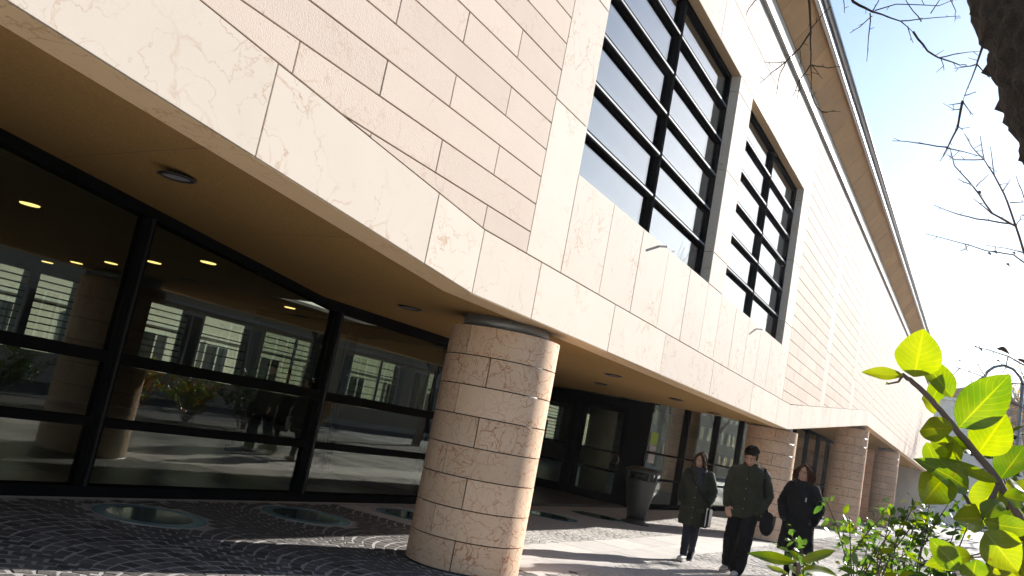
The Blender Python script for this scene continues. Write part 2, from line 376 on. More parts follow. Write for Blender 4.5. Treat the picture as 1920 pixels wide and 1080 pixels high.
# --- setts laid in segmental arcs
def sett_mesh(w, d, h):
    e = 0.006
    vs = [(-w/2, -d/2, -h), (w/2, -d/2, -h), (w/2, d/2, -h), (-w/2, d/2, -h),
          (-w/2, -d/2, -e), (w/2, -d/2, -e), (w/2, d/2, -e), (-w/2, d/2, -e),
          (-w/2+e, -d/2+e, 0), (w/2-e, -d/2+e, 0), (w/2-e, d/2-e, 0), (-w/2+e, d/2-e, 0)]
    fs = [(8, 9, 10, 11)]
    for k in range(4):
        j = (k+1) % 4
        fs += [(k, j, 4+j, 4+k), (4+k, 4+j, 8+j, 8+k)]
    return vs, fs
W = 1.7; RHO = W/2/math.sin(R_(48)); STEP = 0.138
spots = []
for c in range(-2, 20):
    xc = 3.2+c*W
    for j in range(-6, 60):
        y0 = 0.6+j*STEP
        nS = 13
        for k in range(nS):
            th = R_(-48+96*(k+0.5)/nS)
            x = xc+RHO*math.sin(th); y = y0+RHO*(math.cos(th)-math.cos(R_(48)))
            if y > 7.60 or y < 0.82 or x < 2.0: continue
            if any(math.hypot(x-cx, y-ROUNDY) < 0.60 for cx in ROUND): continue
            if any(math.hypot(x-cx, y-COLY) < COLR+0.05 for cx in COLX): continue
            if 4.02 < y < 5.24 and x > 8.6: continue
            spots.append((x+rnd.uniform(-.010, .010), y+rnd.uniform(-.008, .008), th))
def px(p):
    v = Vector(p)-CAM; d = v.dot(fwd); return (960+FPX*v.dot(rgt)/d, 540-FPX*v.dot(upv)/d, d)
vis = []
for s_ in spots:
    a = px((s_[0], s_[1], 0))
    if a[2] > 0 and -20 < a[0] < 1940 and a[1] < 1095: vis.append((a[2], s_))
vis.sort(key=lambda t: t[0]); near = set(id(t[1]) for t in vis[:300])
protos = []
for k in range(14):
    w = 2*RHO*math.sin(R_(48/13.0))-0.014
    vs, fs = sett_mesh(w*rnd.uniform(0.86, 1.0), (STEP-0.014)*rnd.uniform(0.84, 1.0), 0.02)
    vs = [(x+rnd.uniform(-.009, .009), y+rnd.uniform(-.009, .009), z) for x, y, z in vs]
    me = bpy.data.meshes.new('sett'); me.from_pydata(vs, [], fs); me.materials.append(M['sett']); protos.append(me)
rest = MB(); rest2 = MB()
for s_ in spots:
    x, y, th = s_
    z = rnd.uniform(-0.0015, 0.001); sc = math.cos(th)
    if id(s_) in near:
        o = bpy.data.objects.new('sett', protos[rnd.randrange(14)]); o.location = (x, y, z)
        o.rotation_euler = (rnd.uniform(-.008, .008), rnd.uniform(-.008, .008), -th+rnd.uniform(-.07, .07)); o.scale = (1, max(sc, .74), 1)
        link(o, pav)
    else:
        vs, fs = sett_mesh(2*RHO*math.sin(R_(48/13.0))-rnd.uniform(.012, .020), (STEP*max(sc, .74)-rnd.uniform(.012, .020)), 0.02)
        ca, sa = math.cos(-th), math.sin(-th)
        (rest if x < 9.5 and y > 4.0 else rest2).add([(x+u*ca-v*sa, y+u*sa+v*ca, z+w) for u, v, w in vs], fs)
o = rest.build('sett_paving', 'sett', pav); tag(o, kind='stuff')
o = rest2.build('sett_paving_sunlit', 'sett_sunlit', pav); tag(o, kind='stuff')
# pale slab strip between the columns, and slab edge in front of the glass
sl = bpy.data.meshes.new('paving_slab'); bb = MB().box(-0.594, 0.594, -0.294, 0.294, -0.02, 0.0)
sl.from_pydata(bb.v, [], bb.f); sl.materials.append(M['slab'])
x = 9.2; k = 0
while x < 33:
    for r in range(2):
        if abs(x-21.45) < 1.3: continue
        o = bpy.data.objects.new('paving_slab', sl); o.location = (x+(0.6 if r else 0), 4.33+0.6*r, -0.003+rnd.uniform(-.001, .001)); link(o, pav)
    x += 1.2
b = MB().box(-6, 21.6, 7.705, 7.86, -0.15, -0.004); tag(b.build('threshold_kerb', 'slab'), kind='structure')

# ================================================================== BUILDING
bld = empty('building', (20, 8, 0))
tag(bld, 'long pale stone building with round columns, black framed glazing and projecting eave', 'building')
bld_inv = Matrix.Translation((-20, -8, 0))
def sub(o, parent):
    o.parent = parent           # meshes under the building keep world coordinates
    if parent is bld: o.matrix_parent_inverse = bld_inv
    return o
def bpart(b, name, mat, parent=None, smooth=False):
    o = b.build(name, mat, None, smooth); return sub(o, parent or bld)

# ---- facade outline (x, z) along the bottom edge and the top of the plain band
KX = 6.18; ZB = 2.535; ZT = 3.115
RX0, RX1 = 20.0, 33.7
def zbot(x):
    if x < KX: return ZB+0.0916*(KX-x)
    if x < RX0: return ZB+0.02*(x-KX)/(RX0-KX)
    if x < RX1: return 2.555+(3.89-2.555)*(x-RX0)/(RX1-RX0)
    return 3.89
def ztop(x):
    if x < KX: return ZT+0.1045*(KX-x)
    if x < RX0: return ZT
    if x < RX1: return ZT+(4.43-ZT)*(x-RX0)/(RX1-RX0)
    return 4.43
XL, XR = -6.0, 72.0; ZR = 9.65
W1 = (7.75, 12.70); W2 = (13.52, 18.28); WZ0, WZ1 = 4.19, 7.62
TH = 0.045
# backing wall (behind the panels), with window holes
b = MB(); y0, y1 = YF+TH, YF+0.22
xs = [XL, KX, RX0, RX1, XR]
for i in range(4):
    xa, xb = xs[i], xs[i+1]
    b.prism_y([(xa, zbot(xa)+.004), (xb, zbot(xb)+.004), (xb, ztop(xb)), (xa, ztop(xa))], y0, y1)
def wallpoly(x0, x1, z1=ZR):
    pts = [x for x in xs if x0 < x < x1]
    low = [x0]+pts+[x1]
    b.prism_y([(x, ztop(x)) for x in low]+[(x1, z1), (x0, z1)], y0, y1)
wallpoly(XL, W1[0])
b.box(W1[0], W2[1], y0, y1, ZT, WZ0-.001); b.box(W1[1]+.001, W2[0]-.001, y0, y1, WZ0, WZ1)
b.box(W1[0], W2[1], y0, y1, WZ1+.001, ZR)
wallpoly(W2[1], XR)
facade = bpart(b, 'facade', 'joint')
# underside lip of the stone (seen from below)
b = MB()
for i in range(4):
    xa, xb = xs[i], xs[i+1]
    b.add([(xa, YF+.006, zbot(xa)-.001), (xb, YF+.006, zbot(xb)-.001), (xb, YF+.30, zbot(xb)-.001), (xa, YF+.30, zbot(xa)-.001),
           (xa, YF+.006, zbot(xa)+.003), (xb, YF+.006, zbot(xb)+.003), (xb, YF+.30, zbot(xb)+.003), (xa, YF+.30, zbot(xa)+.003)],
          [(3, 2, 1, 0), (4, 5, 6, 7), (0, 1, 5, 4), (2, 3, 7, 6)])
lip = bpart(b, 'edge_lip', 'stone_bounce', facade)

G = 0.0055   # half joint
npan = [0]
far_panels = MB()
def panel(poly, mat, y=YF, rest=False):
    """stone slab: polygon (x,z) already the full cell; shrunk by the joint"""
    if len(poly) < 3: return
    area = 0.5*abs(sum(poly[i][0]*poly[(i+1) % len(poly)][1]-poly[(i+1) % len(poly)][0]*poly[i][1] for i in range(len(poly))))
    if area < 0.004: return
    # inset by half joint
    q = poly
    n = len(poly)
    for i in range(n):
        (xa, za), (xb, zb) = poly[i], poly[(i+1) % n]
        dx, dz = xb-xa, zb-za; L = math.hypot(dx, dz)
        if L < 1e-6: continue
        nx, nz = dz/L, -dx/L            # outward for CCW
        q = clip(q, nx, nz, nx*xa+nz*za-G)
        if len(q) < 3: return
    yy = y+rnd.uniform(-.0012, .0012)
    if rest:
        far_panels.prism_y(q, yy, y+TH-.004); return
    b = MB().prism_y(q, yy, y+TH-.004, 0.0025)
    bpart(b, 'stone_panel', mat, facade); npan[0] += 1
# plain band at the bottom
cuts = [XL, -3.9, -2.0, -0.1, 1.7, 3.52, 5.42, KX, 7.31, 9.29, 11.18, 13.63, 16.37, 18.7, 20.0]
for a, c in zip(cuts[:-1], cuts[1:]):
    panel([(a, zbot(a)), (c, zbot(c)), (c, ztop(c)), (a, ztop(a))], 'stone_smooth', rest=(c < -1))
x = 20.0
while x < XR-0.1:
    c = min(x+1.37, XR)
    panel([(x, zbot(x)), (c, zbot(c)), (c, ztop(c)), (x, ztop(x))], 'stone_smooth', rest=(x > 42))
    x = c
# coursed zone left
CH = 0.2775; Z0 = 3.605
def coursed(x0, x1, zlo, zhi, mat, first, period, rest_above=99, rest=False):
    k0 = math.floor((zlo-Z0)/CH)
    k = k0
    while Z0+k*CH < zhi-0.01:
        za, zb = Z0+k*CH, min(Z0+(k+1)*CH, zhi)
        st = first+(0 if k % 2 == 0 else period/2)
        js = [x0]+[st+period*i for i in range(-80, 80) if x0+.12 < st+period*i < x1-.12]+[x1]
        for a, c in zip(js[:-1], js[1:]):
            poly = [(a, za), (c, za), (c, zb), (a, zb)]
            # cut along the top line of the band (piecewise)
            t1 = ztop(a); t2 = ztop(c)
            if max(t1, t2) > za+1e-6 or a < KX < c:
                if a < KX < c:
                    for (u, w) in ((a, KX), (KX, c)):
                        pass
                    sl_ = -0.1045
                    poly = clip(poly, sl_, -1, sl_*a-t1) if False else poly
                    poly = clip(poly, (ztop(KX)-ztop(a))/(KX-a), -1, (ztop(KX)-ztop(a))/(KX-a)*KX-ztop(KX))
                    poly = clip(poly, 0, -1, -ZT)
                else:
                    m_ = (t2-t1)/(c-a)
                    poly = clip(poly, m_, -1, m_*a-t1)
            panel(poly, mat, rest=rest or za > rest_above)
        k += 1
coursed(-0.5, 6.98, 3.0, 9.25, 'stone_course', 4.48, 1.667, rest_above=6.3)
coursed(XL, -0.5, 3.0, 9.25, 'stone_course', 4.48, 1.667, rest=True)
# smooth strip and panels around the windows
def rect(x0, x1, z0, z1, mat='stone_smooth', rest=False): panel([(x0, z0), (x1, z0), (x1, z1), (x0, z1)], mat, rest=rest)
zj = [ZT, 4.70, 6.03, 7.36, 8.30, 9.25]
for (xa, xb) in ((6.98, W1[0]), (W1[1], W2[0]), (W2[1], 19.03)):
    zz = zj if xa < 7 else [WZ0, 4.69, 6.03, 7.35, WZ1]
    if xa > 18: zz = [ZT, 4.69, 6.03, 7.36, 8.30, 9.25]
    for a, c in zip(zz[:-1], zz[1:]): rect(xa, xb, a, c)
ux = [7.75, 8.77, 9.77, 10.77, 11.77, 12.72, 13.52, 14.47, 15.42, 16.37, 17.32, 18.28]
for a, c in zip(ux[:-1], ux[1:]): rect(a, c, ZT, WZ0)
ax = [7.75, 8.95, 10.2, 11.45, 12.70, 13.52, 14.7, 15.9, 17.1, 18.28]
for a, c in zip(ax[:-1], ax[1:]):
    rect(a, c, WZ1, 8.44); rect(a, c, 8.44, 9.25)
# far coursed bays between smooth strips
x = 19.03
i = 0
while x < XR-1:
    xe = min(x+4.6, XR-.4)
    coursed(x, xe, ztop(xe)-1.6 if x > RX0-2 else 3.0, 9.25, 'stone_course', x+0.9, 1.25, rest=i >= 2)
    xs2 = xe+0.62
    zz = [ztop(xe), 4.95, 6.35, 7.8, 9.25]
    for k in range(4):
        if xs2 < XR: panel(clip([(xe, zz[k]), (xs2, zz[k]), (xs2, zz[k+1]), (xe, zz[k+1])], (ztop(xs2)-ztop(xe))/.62, -1, (ztop(xs2)-ztop(xe))/.62*xe-ztop(xe)), 'stone_smooth', rest=i >= 2)
    x = xs2; i += 1
# wall band above the ledge
x = XL
while x < XR:
    rect(x, min(x+1.9, XR), 9.25, ZR, rest=not (8 < x < 26)); x += 1.9
o = bpart(far_panels, 'stone_panels_far', 'stone_course', facade); tag(o, kind='stuff')
# ledge under the eave
b = MB().box(XL, XR, YF-.07, YF-.002, 9.21, 9.235); bpart(b, 'ledge', 'zinc', facade)
b = MB().box(XL, XR, YF-.045, YF-.002, 9.245, 9.27); bpart(b, 'ledge', 'zinc', facade)

# ---- eave: inclined boarded soffit, fascia and roof
roof = bpart(MB().prism_y([(XL, 9.66), (XR, 9.66), (XR, 11.0), (XL, 11.0)], YF+.23, 20.5), 'roof', 'zinc')
YE, ZE = 3.56, 10.20
b = MB(); b.add([(XL, YF+.2, 9.66), (XR, YF+.2, 9.66), (XR, YE, ZE+.06), (XL, YE, ZE+.06), (XL, YF+.24, 10.9), (XR, YF+.24, 10.9), (XL, YE, 10.55), (XR, YE, 10.55)],
      [(0, 1, 2, 3), (3, 2, 7, 6), (6, 7, 5, 4)])
bpart(b, 'eave_core', 'zinc', roof)
bm_ = MB(); LB = 1.188
bm_.add([(0, YF-.005, 9.655), (LB, YF-.005, 9.655), (LB, YE+.03, ZE), (0, YE+.03, ZE), (0, YF+.02, 9.68), (LB, YF+.02, 9.68), (LB, YE+.055, ZE+.025), (0, YE+.055, ZE+.025)],
        [(3, 2, 1, 0), (4, 5, 6, 7), (0, 1, 5, 4), (1, 2, 6, 5), (2, 3, 7, 6), (3, 0, 4, 7)])
sbm = bpy.data.meshes.new('soffit_board'); sbm.from_pydata(bm_.v, [], bm_.f); sbm.materials.append(M['wood'])
x = XL
while x < XR-1.2:
    o = bpy.data.objects.new('soffit_board', sbm); o.location = (x, rnd.uniform(-.002, .002), 0); col.objects.link(o); sub(o, roof)
    x += 1.2
b = MB(); b.box(XL, XR, YE-.06, YE+.02, ZE-.02, ZE+.12); bpart(b, 'fascia', 'zinc', roof)
b = MB(); b.tube([(XL, YE-.10, ZE+.19), (XR, YE-.10, ZE+.19)], 0.075, 10); bpart(b, 'gutter', 'alu', roof, True)

# ---- upper windows
def upper_window(x0, x1):
    yg = YF+.20
    w = bpart(MB().box(x0-.02, x1+.02, yg+.12, yg+.14, WZ0-.02, WZ1+.02), 'window', 'interior')
    # reveal slabs (right jamb, left jamb, head, sill)
    for zz in zip([WZ0, 4.69, 6.03, 7.35], [4.69, 6.03, 7.35, WZ1]):
        bpart(MB().box(x1-.001, x1+.05, YF+.003, yg+.10, zz[0]+.004, zz[1]-.004), 'reveal_slab', 'stone_smooth', w)
        bpart(MB().box(x0-.05, x0+.001, YF+.003, yg+.10, zz[0]+.004, zz[1]-.004), 'reveal_slab', 'stone_smooth', w)
    n = 4; dx = (x1-x0)/n
    for i in range(n):
        bpart(MB().box(x0+i*dx+.004, x0+(i+1)*dx-.004, YF+.003, yg+.10, WZ1-.001, WZ1+.05), 'reveal_slab', 'stone_bounce', w)
        bpart(MB().box(x0+i*dx+.002, x0+(i+1)*dx-.002, YF+.003, yg+.10, WZ0-.035, WZ0-.002), 'sill', 'stone_smooth', w)
    cx = (x0+x1)/2
    fr = MB(); t = .075
    fr.box(x0+.002, x0+t, yg-.05, yg+.06, WZ0+.002, WZ1-.002); fr.box(x1-t, x1-.002, yg-.05, yg+.06, WZ0+.002, WZ1-.002)
    fr.box(x0+t, x1-t, yg-.05, yg+.06, WZ1-t, WZ1-.002); fr.box(x0+t, x1-t, yg-.05, yg+.06, WZ0+.002, WZ0+.05)
    bpart(fr, 'frame', 'black', w)
    b = MB(); b.box(cx-.036, cx-.010, yg-.075, yg+.06, WZ0+.05, WZ1-t); b.box(cx+.010, cx+.036, yg-.075, yg+.06, WZ0+.05, WZ1-t); b.box(cx-.010, cx+.010, yg-.04, yg+.05, WZ0+.05, WZ1-t)
    bpart(b, 'mullion', 'black', w)
    hz = (WZ1-WZ0)/6
    for s0, s1 in ((x0+t, cx-.036), (cx+.036, x1-t)):
        for k in range(1, 6):
            z = WZ0+hz*k
            tr = bpart(MB().box(s0, s1, yg-.07, yg+.05, z-.038, z-.010).box(s0, s1, yg-.07, yg+.05, z+.014, z+.034), 'transom', 'black', w)
            bpart(MB().box(s0+.001, s1-.001, yg-.072, yg+.03, z-.010, z+.014), 'transom_strip', 'strip', w)
        for k in range(6):
            za = WZ0+hz*k+(.034 if k else .05); zb = WZ0+hz*(k+1)-(.038 if k < 5 else t)
            bpart(MB().box(s0, s1, yg-.006, yg+.006, za, zb), 'pane', 'glass_up', w)
    return w
w1 = upper_window(*W1); w2 = upper_window(*W2)

# wall brackets below the windows
for (xb, z) in ((10.35, 4.13), (15.95, 4.09)):
    b = MB(); b.box(xb, xb+.04, YF-.13, YF-.004, z-.010, z+.010)
    bpart(b, 'wall_bracket', 'zinc')

# ---- recess soffit
def zs(x): return 2.68+0.115*max(0, 8.7-x) if x < RX0 else 2.68+max(0, min(x, RX1)-RX0)*(3.89-2.555)/(RX1-RX0)
ev = [(-6, 4.29, zbot(-6)), (KX, 4.29, zbot(KX)), (RX0, 4.29, zbot(RX0)), (RX1, 4.29, zbot(RX1)), (XR, 4.29, 3.89),
      (-6, YS+.2, zs(-6)), (8.7, YS+.2, zs(8.7)), (RX0, YS+.2, zs(RX0-.001)), (RX1, YS+.2, zs(RX1)), (XR, YS+.2, zs(XR)),
      (12.0, YS+.2, 2.68), (RX0, 13, 2.70), (12.0, 13, 2.70), (21.9, 13, 2.70), (21.9, YS+.2, zs(21.9))]
b = MB().add(ev, [(5, 6, 1, 0), (6, 10, 7, 2, 1), (7, 14, 8, 3, 2), (8, 9, 4, 3), (12, 11, 7, 10), (11, 13, 14, 7)])
soff = bpart(b, 'soffit', 'stucco')
# hairline plaster joints across the soffit are grooves of their own
def soffit_z(x, y):
    t = (y-4.29)/(YS+.2-4.29)
    if x < KX+t*(8.7-KX):
        # plane through the three left corners
        return zbot(x)*(1-t)+zs(x)*t
    return zbot(max(x, KX))*(1-t)+zs(max(x, 8.7) if x < RX0 else x)*t
for xa, xb in ((1.6, 3.3), (3.4, 4.6), (4.9, 6.4), (10.2, 11.0), (13.0, 13.6), (16, 16.4)):
    pts = [(xa+(xb-xa)*i/6, 4.32+(YS-4.32)*i/6) for i in range(7)]
    b = MB(); vs = []
    for (x, y) in pts:
        z = soffit_z(x, y)-.0015; vs += [(x-.004, y, z), (x+.004, y, z)]
    b.add(vs, [(2*i, 2*i+1, 2*i+3, 2*i+2) for i in range(6)])
    bpart(b, 'plaster_joint', 'joint', soff)
# downlights
for (x, y) in ((4.247, 5.62), (7.98, 5.96), (10.6, 5.6), (12.83, 5.35), (16.25, 5.4), (18.85, 5.35), (12.9, 6.9), (16.0, 6.9), (1.2, 5.4)):
    z = soffit_z(x, y)
    b = MB(); b.lathe([(0.135, 0.0), (0.150, -.012), (0.118, -.022), (0.105, -.006), (0.105, 0.001)], x, y, 28, z-.001, cap=False)
    dl = bpart(b, 'downlight', 'bin_dark', soff, True)
    b = MB(); b.lathe([(0.106, -.010), (0.06, -.005), (0.001, -.004)], x, y, 24, z, cap=False); bpart(b, 'downlight_lens', 'zinc', soff, True)

# ---- columns
ZCOL = lambda x: zbot(x)-.12 if x < 30 else 3.77
def column(cx, full):
    H = ZCOL(cx)
    c = bpart(MB().lathe([(COLR-.03, 0.0), (COLR-.03, H-.002)], cx, COLY, 40), 'column', 'bin_dark', None, True)
    bpart(MB().lathe([(COLR+.012, 0.0), (COLR+.012, .018), (COLR-.02, .018)], cx, COLY, 48, -.012), 'base_ring', 'bin_dark', c, True)
    bpart(MB().lathe([(COLR*.80, 0), (COLR*.80, .145)], cx+.02, COLY+.02, 40, H-.004), 'neck_ring', 'zinc', c, True)
    n = round(H/0.3025); hh = H/n; gp = .011
    for k in range(n):
        z0, z1 = .012+k*hh if k == 0 else k*hh+gp/2, (k+1)*hh-gp/2 if k < n-1 else H
        nb = 3; off = R_(232 if k % 2 else 200)+R_(60)*(k % 2)
        for j in range(nb):
            a0 = off+2*math.pi*j/nb+.009; a1 = off+2*math.pi*(j+1)/nb-.009
            seg = 14; rr = COLR+rnd.uniform(-.001, .001)
            outer = [(cx+rr*math.cos(a0+(a1-a0)*i/seg), COLY+rr*math.sin(a0+(a1-a0)*i/seg)) for i in range(seg+1)]
            inner = [(cx+(rr-.028)*math.cos(a0+(a1-a0)*i/seg), COLY+(rr-.028)*math.sin(a0+(a1-a0)*i/seg)) for i in range(seg+1)]
            vs = [(p[0], p[1], z0) for p in outer]+[(p[0], p[1], z1) for p in outer]+[(p[0], p[1], z0) for p in inner]+[(p[0], p[1], z1) for p in inner]
            N = seg+1
            fs = [(i, i+1, N+i+1, N+i) for i in range(seg)]
            k4 = len(vs); vs = vs+vs
            fs += [(k4+i+1, k4+i, k4+2*N+i, k4+2*N+i+1) for i in range(seg)]+[(k4+N+i, k4+N+i+1, k4+3*N+i+1, k4+3*N+i) for i in range(seg)]
            fs += [(k4, k4+N, k4+3*N, k4+2*N), (k4+seg, k4+2*N+seg, k4+3*N+seg, k4+N+seg)]
            o = bpart(MB().add(vs, fs), 'stone_block', 'stone_column', c)
            for p in o.data.polygons[:seg]: p.use_smooth = True
    return c
for i, cx in enumerate(COLX[:4]): column(cx, True)

# ---- shop front glazing
def storefront(x0, x1, y, mull, ztopf, tr, name='storefront', axis='x', cap=0.16):
    """black framed glass wall along X (or along Y when axis='y', at x=y)"""
    def bx(a0, a1, d0, d1, z0, z1, bb=None):
        bb = bb or MB()
        return bb.box(a0, a1, y+d0, y+d1, z0, z1) if axis == 'x' else bb.box(y+d0, y+d1, a0, a1, z0, z1)
    sfb = bx(x0, x1, -.08, .10, -.01, .105); sf = bpart(sfb, name, 'black')
    ms = sorted(mull)
    for mx in ms:
        zt = ztopf(mx)
        b = bx(mx-.055, mx+.055, -.09, .10, .105, zt-cap)
        bpart(b, 'mullion', 'black', sf)
        bpart(bx(mx-.012, mx+.012, -.115, -.0905, .105, zt-cap), 'mullion_cap', 'bin_dark', sf)
    # head rail following the soffit
    pts = [x0]+[m_ for m_ in ms if x0 < m_ < x1]+[x1]
    for a, c in zip(pts[:-1], pts[1:]):
        za, zc = ztopf(a), ztopf(c)
        poly = [(a, za-cap), (c, zc-cap), (c, zc+.05), (a, za+.05)]
        if axis == 'x': bb = MB().prism_y(poly, y-.10, y+.12)
        else:
            bb = MB().box(y-.10, y+.12, a, c, za-cap, za+.05)
        bpart(bb, 'head_rail', 'black', sf)
        for (z, hh, dp) in tr:
            bpart(bx(a+.056, c-.056, -.07, .07, z-hh, z+hh), 'transom', 'black', sf)
        zl = [.105]+[t for t in [q for q in tr]]+[None]
        lo = .105
        for (z, hh, dp) in tr+[(None, 0, 0)]:
            if z is None:
                if axis == 'x': bb = MB().prism_y([(a+.056, lo), (c-.056, lo), (c-.056, zc-cap), (a+.056, za-cap)], y-.004, y+.004)
                else: bb = bx(a+.056, c-.056, -.004, .004, lo, za-cap)
            else:
                bb = bx(a+.056, c-.056, -.004, .004, lo, z-hh)
            bpart(bb, 'pane', 'glass_low', sf)
            lo = (z or 0)+hh
    return sf
TR = [(0.74, .045, 0), (1.40, .06, 0)]
storefront(-3.87, 12.13, YS, [-0.67, 2.53, 5.73, 8.93, 12.075], lambda x: zs(x)+.02, TR)
storefront(YS+.15, 12.6, 12.13, [YS+.3, 10.2], lambda x: 2.70, TR, axis='y')      # return into the entrance bay
storefront(21.80, 51.9, YS, [24.95, 28.15, 31.35, 34.55, 37.75, 40.95, 44.15, 47.35, 50.55], lambda x: zs(x)+.02, [(0.78, .03, 0), (1.47, .03, 0)])

# ---- entrance wall facing the viewer, at x = 21.7
XD = 21.7
ent = bpart(MB().box(XD-.05, XD+.10, 7.80, 8.42, 0, 2.72).box(XD-.10, XD+.08, 7.76, 12.6, 2.50, 2.73).box(XD-.02, XD+.10, 8.42, 12.6, 0, .09), 'entrance', 'black')
def leaf_door(y0, y1, handle=None):
    d = bpart(MB().box(XD-.04, XD+.03, y0, y0+.10, .09, 2.50).box(XD-.04, XD+.03, y1-.10, y1, .09, 2.50).box(XD-.04, XD+.03, y0+.10, y1-.10, 2.36, 2.499)
              .box(XD-.04, XD+.03, y0+.10, y1-.10, .091, .22), 'entrance_door', 'black')
    for z in (.80, 1.30): bpart(MB().box(XD-.045, XD+.02, y0+.10, y1-.10, z-.03, z+.03), 'transom', 'black', d)
    for za, zb in ((.22, .77), (.83, 1.27), (1.33, 2.36)): bpart(MB().box(XD-.012, XD-.004, y0+.10, y1-.10, za, zb), 'pane', 'glass_low', d)
    if handle:
        b = MB(); pts = [(XD-.10, handle+.11*math.cos(t), 1.13+.13*math.sin(t)) for t in [2*math.pi*i/20 for i in range(21)]]
        b.tube(pts, .016, 8); b.tube([(XD-.10, handle, 1.26), (XD-.04, handle, 1.26)], .012, 6); b.tube([(XD-.10, handle, 1.0), (XD-.04, handle, 1.0)], .012, 6)
        bpart(b, 'handle', 'steel_bright', d, True)
    return d
leaf_door(8.43, 9.72, 8.56); leaf_door(9.98, 10.95); leaf_door(10.97, 12.2)
bpart(MB().box(XD-.05, XD+.06, 9.73, 9.97, .09, 2.499), 'door_post', 'black', ent)

# stone cross wall beyond the second bay
cw = bpart(MB().box(52.05, 52.6, 4.9, 9, 0, 4.2), 'cross_wall', 'joint')
for k in range(6):
    for j, (ya, yb) in enumerate(((4.9, 6.4), (6.4, 7.9), (7.9, 9.0))):
        bpart(MB().box(52.0, 52.06, ya+.006, yb-.006, .03+k*.65+.006, .03+(k+1)*.65-.006), 'stone_panel', 'stone_column', cw)

# ---- interior seen through the glass
inr = bpart(MB().box(-8, 60, YS+.25, 19.9, -.14, .004), 'interior_floor', 'int_floor')
bpart(MB().box(-8, 12.0, YS+.25, 20.2, 3.02, 3.1).box(22, 60, YS+.25, 20.2, 2.95, 3.1).box(12.0, 22, 12.7, 20.2, 3.02, 3.1), 'interior_ceiling', 'int_ceil')
bw = MB(); openings = [(9.6, 11.9), (12.15, 13.2), (15.35, 16.65), (17.25, 19.05), (19.7, 22.1), (24, 27), (29, 33), (36, 42), (44, 50), (51, 57)]  # last two openings added to brighten the interior
xx = -8
for (a, c) in openings:
    bw.box(xx, a, 20, 20.3, 0, 3.02); bw.box(a, c, 20.001, 20.3, 0, 1.05); bw.box(a, c, 20.001, 20.3, 2.9, 3.02); xx = c
bw.box(xx, 60, 20, 20.3, 0, 3.02); bw.box(-8.2, -8, YS, 20.3, 0, 3.1); bw.box(60, 60.2, YS, 20.3, 0, 3.1)
bpart(bw, 'interior_wall', 'interior')
for (a, c) in openings:
    rw = MB()
    nb = rnd.choice((7, 9, 11))
    for k in range(nb+1): rw.box(a, c, 20.05, 20.10, 1.05+k*1.85/nb-.016, 1.05+k*1.85/nb+.016)
    if c-a > 2: rw.box(a+(c-a)*.62-.04, a+(c-a)*.62+.04, 20.045, 20.105, 1.05, 2.9)
    o = bpart(rw, 'rear_window', 'black'); bpart(MB().box(a, c, 20.14, 20.15, 1.05, 2.9), 'pane', 'glass_back', o)
for k, (x, y) in enumerate([(11.0, 18.0), (10.55, 16.3), (10.05, 14.5), (9.4, 12.45), (8.85, 10.5), (13.4, 13.1), (6.0, 10.5), (6.6, 12.5), (3.2, 10.5)]):
    o = bpart(MB().lathe([(0.12, .012), (0.11, 0), (0.001, 0)], x, y, 20, 3.008, cap=False), 'ceiling_lamp', 'lamp_on')
for (x, y) in ((24.6, 10.35), (30.5, 10.6), (37, 10.6), (3.2, 12.5)):
    bpart(MB().lathe([(0.42, 0.006), (0.42, 3.0)], x, y, 32), 'interior_column', 'trim', None, True)
# upper storey body so that nothing shines through
bpart(MB().box(XL+.2, XR-.2, YF+.45, 20.4, 4.6, 9.6), 'upper_storey', 'interior')
for xa in (XL, XR-.2): bpart(MB().box(xa, xa+.2, YF+.05, 20.4, 0, 9.65), 'end_wall', 'plaster')

# ================================================================== SMALL THINGS ON THE FORECOURT
ords = ['nearest the left corner of the photo', 'second from the left', 'half hidden behind the near column', 'hidden behind the near column', 'right of the near column', 'next to the litter bin']
for k, cx in enumerate(ROUND):
    if k == 3: continue        # wholly behind the near column
    e = empty('floor_skylight', (cx, ROUNDY, 0))
    tag(e, 'round blue-green glass disc set into the paving, '+ords[k], 'skylight', 'round glass discs in the paving')
    MB().lathe([(0.545, -.02), (0.545, .002), (0.53, .003), (0.53, -.02)], 0, 0, 48, cap=False).build('steel_ring', 'zinc', e)
    MB().lathe([(0.529, .002), (0.40, .002)], 0, 0, 48, cap=False).build('frosted_rim', 'teal_rim', e)
    MB().lathe([(0.40, .0025), (0.30, .0025), (0.001, .0025)], 0, 0, 48, cap=False).build('pane', 'teal_pane', e)

# litter bin
e = empty('litter_bin', (17.45, 6.25, 0)); tag(e, 'grey tapered metal litter bin with dark slotted lid beside the entrance', 'bin')
MB().lathe([(0.30, 0), (0.30, .03), (0.20, .06), (0.19, .10)], 0, 0, 32).build('base', 'bin', e, True)
MB().lathe([(0.185, .10), (0.20, .18), (0.325, .88), (0.33, .90)], 0, 0, 32).build('body', 'bin', e, True)
lidb = MB()
for k in range(4):
    a = R_(45+90*k); lidb.tube([(0.30*math.cos(a), .30*math.sin(a), .89), (.32*math.cos(a), .32*math.sin(a), 1.06)], .03, 6)
lidb.build('lid_post', 'bin', e)
MB().lathe([(0.24, .91), (0.24, 1.05)], 0, 0, 24).build('liner', 'bin_dark', e, True)
MB().lathe([(0.33, 1.04), (0.365, 1.06), (0.36, 1.10), (0.24, 1.15), (0.02, 1.165)], 0, 0, 32).build('lid', 'bin', e, True)

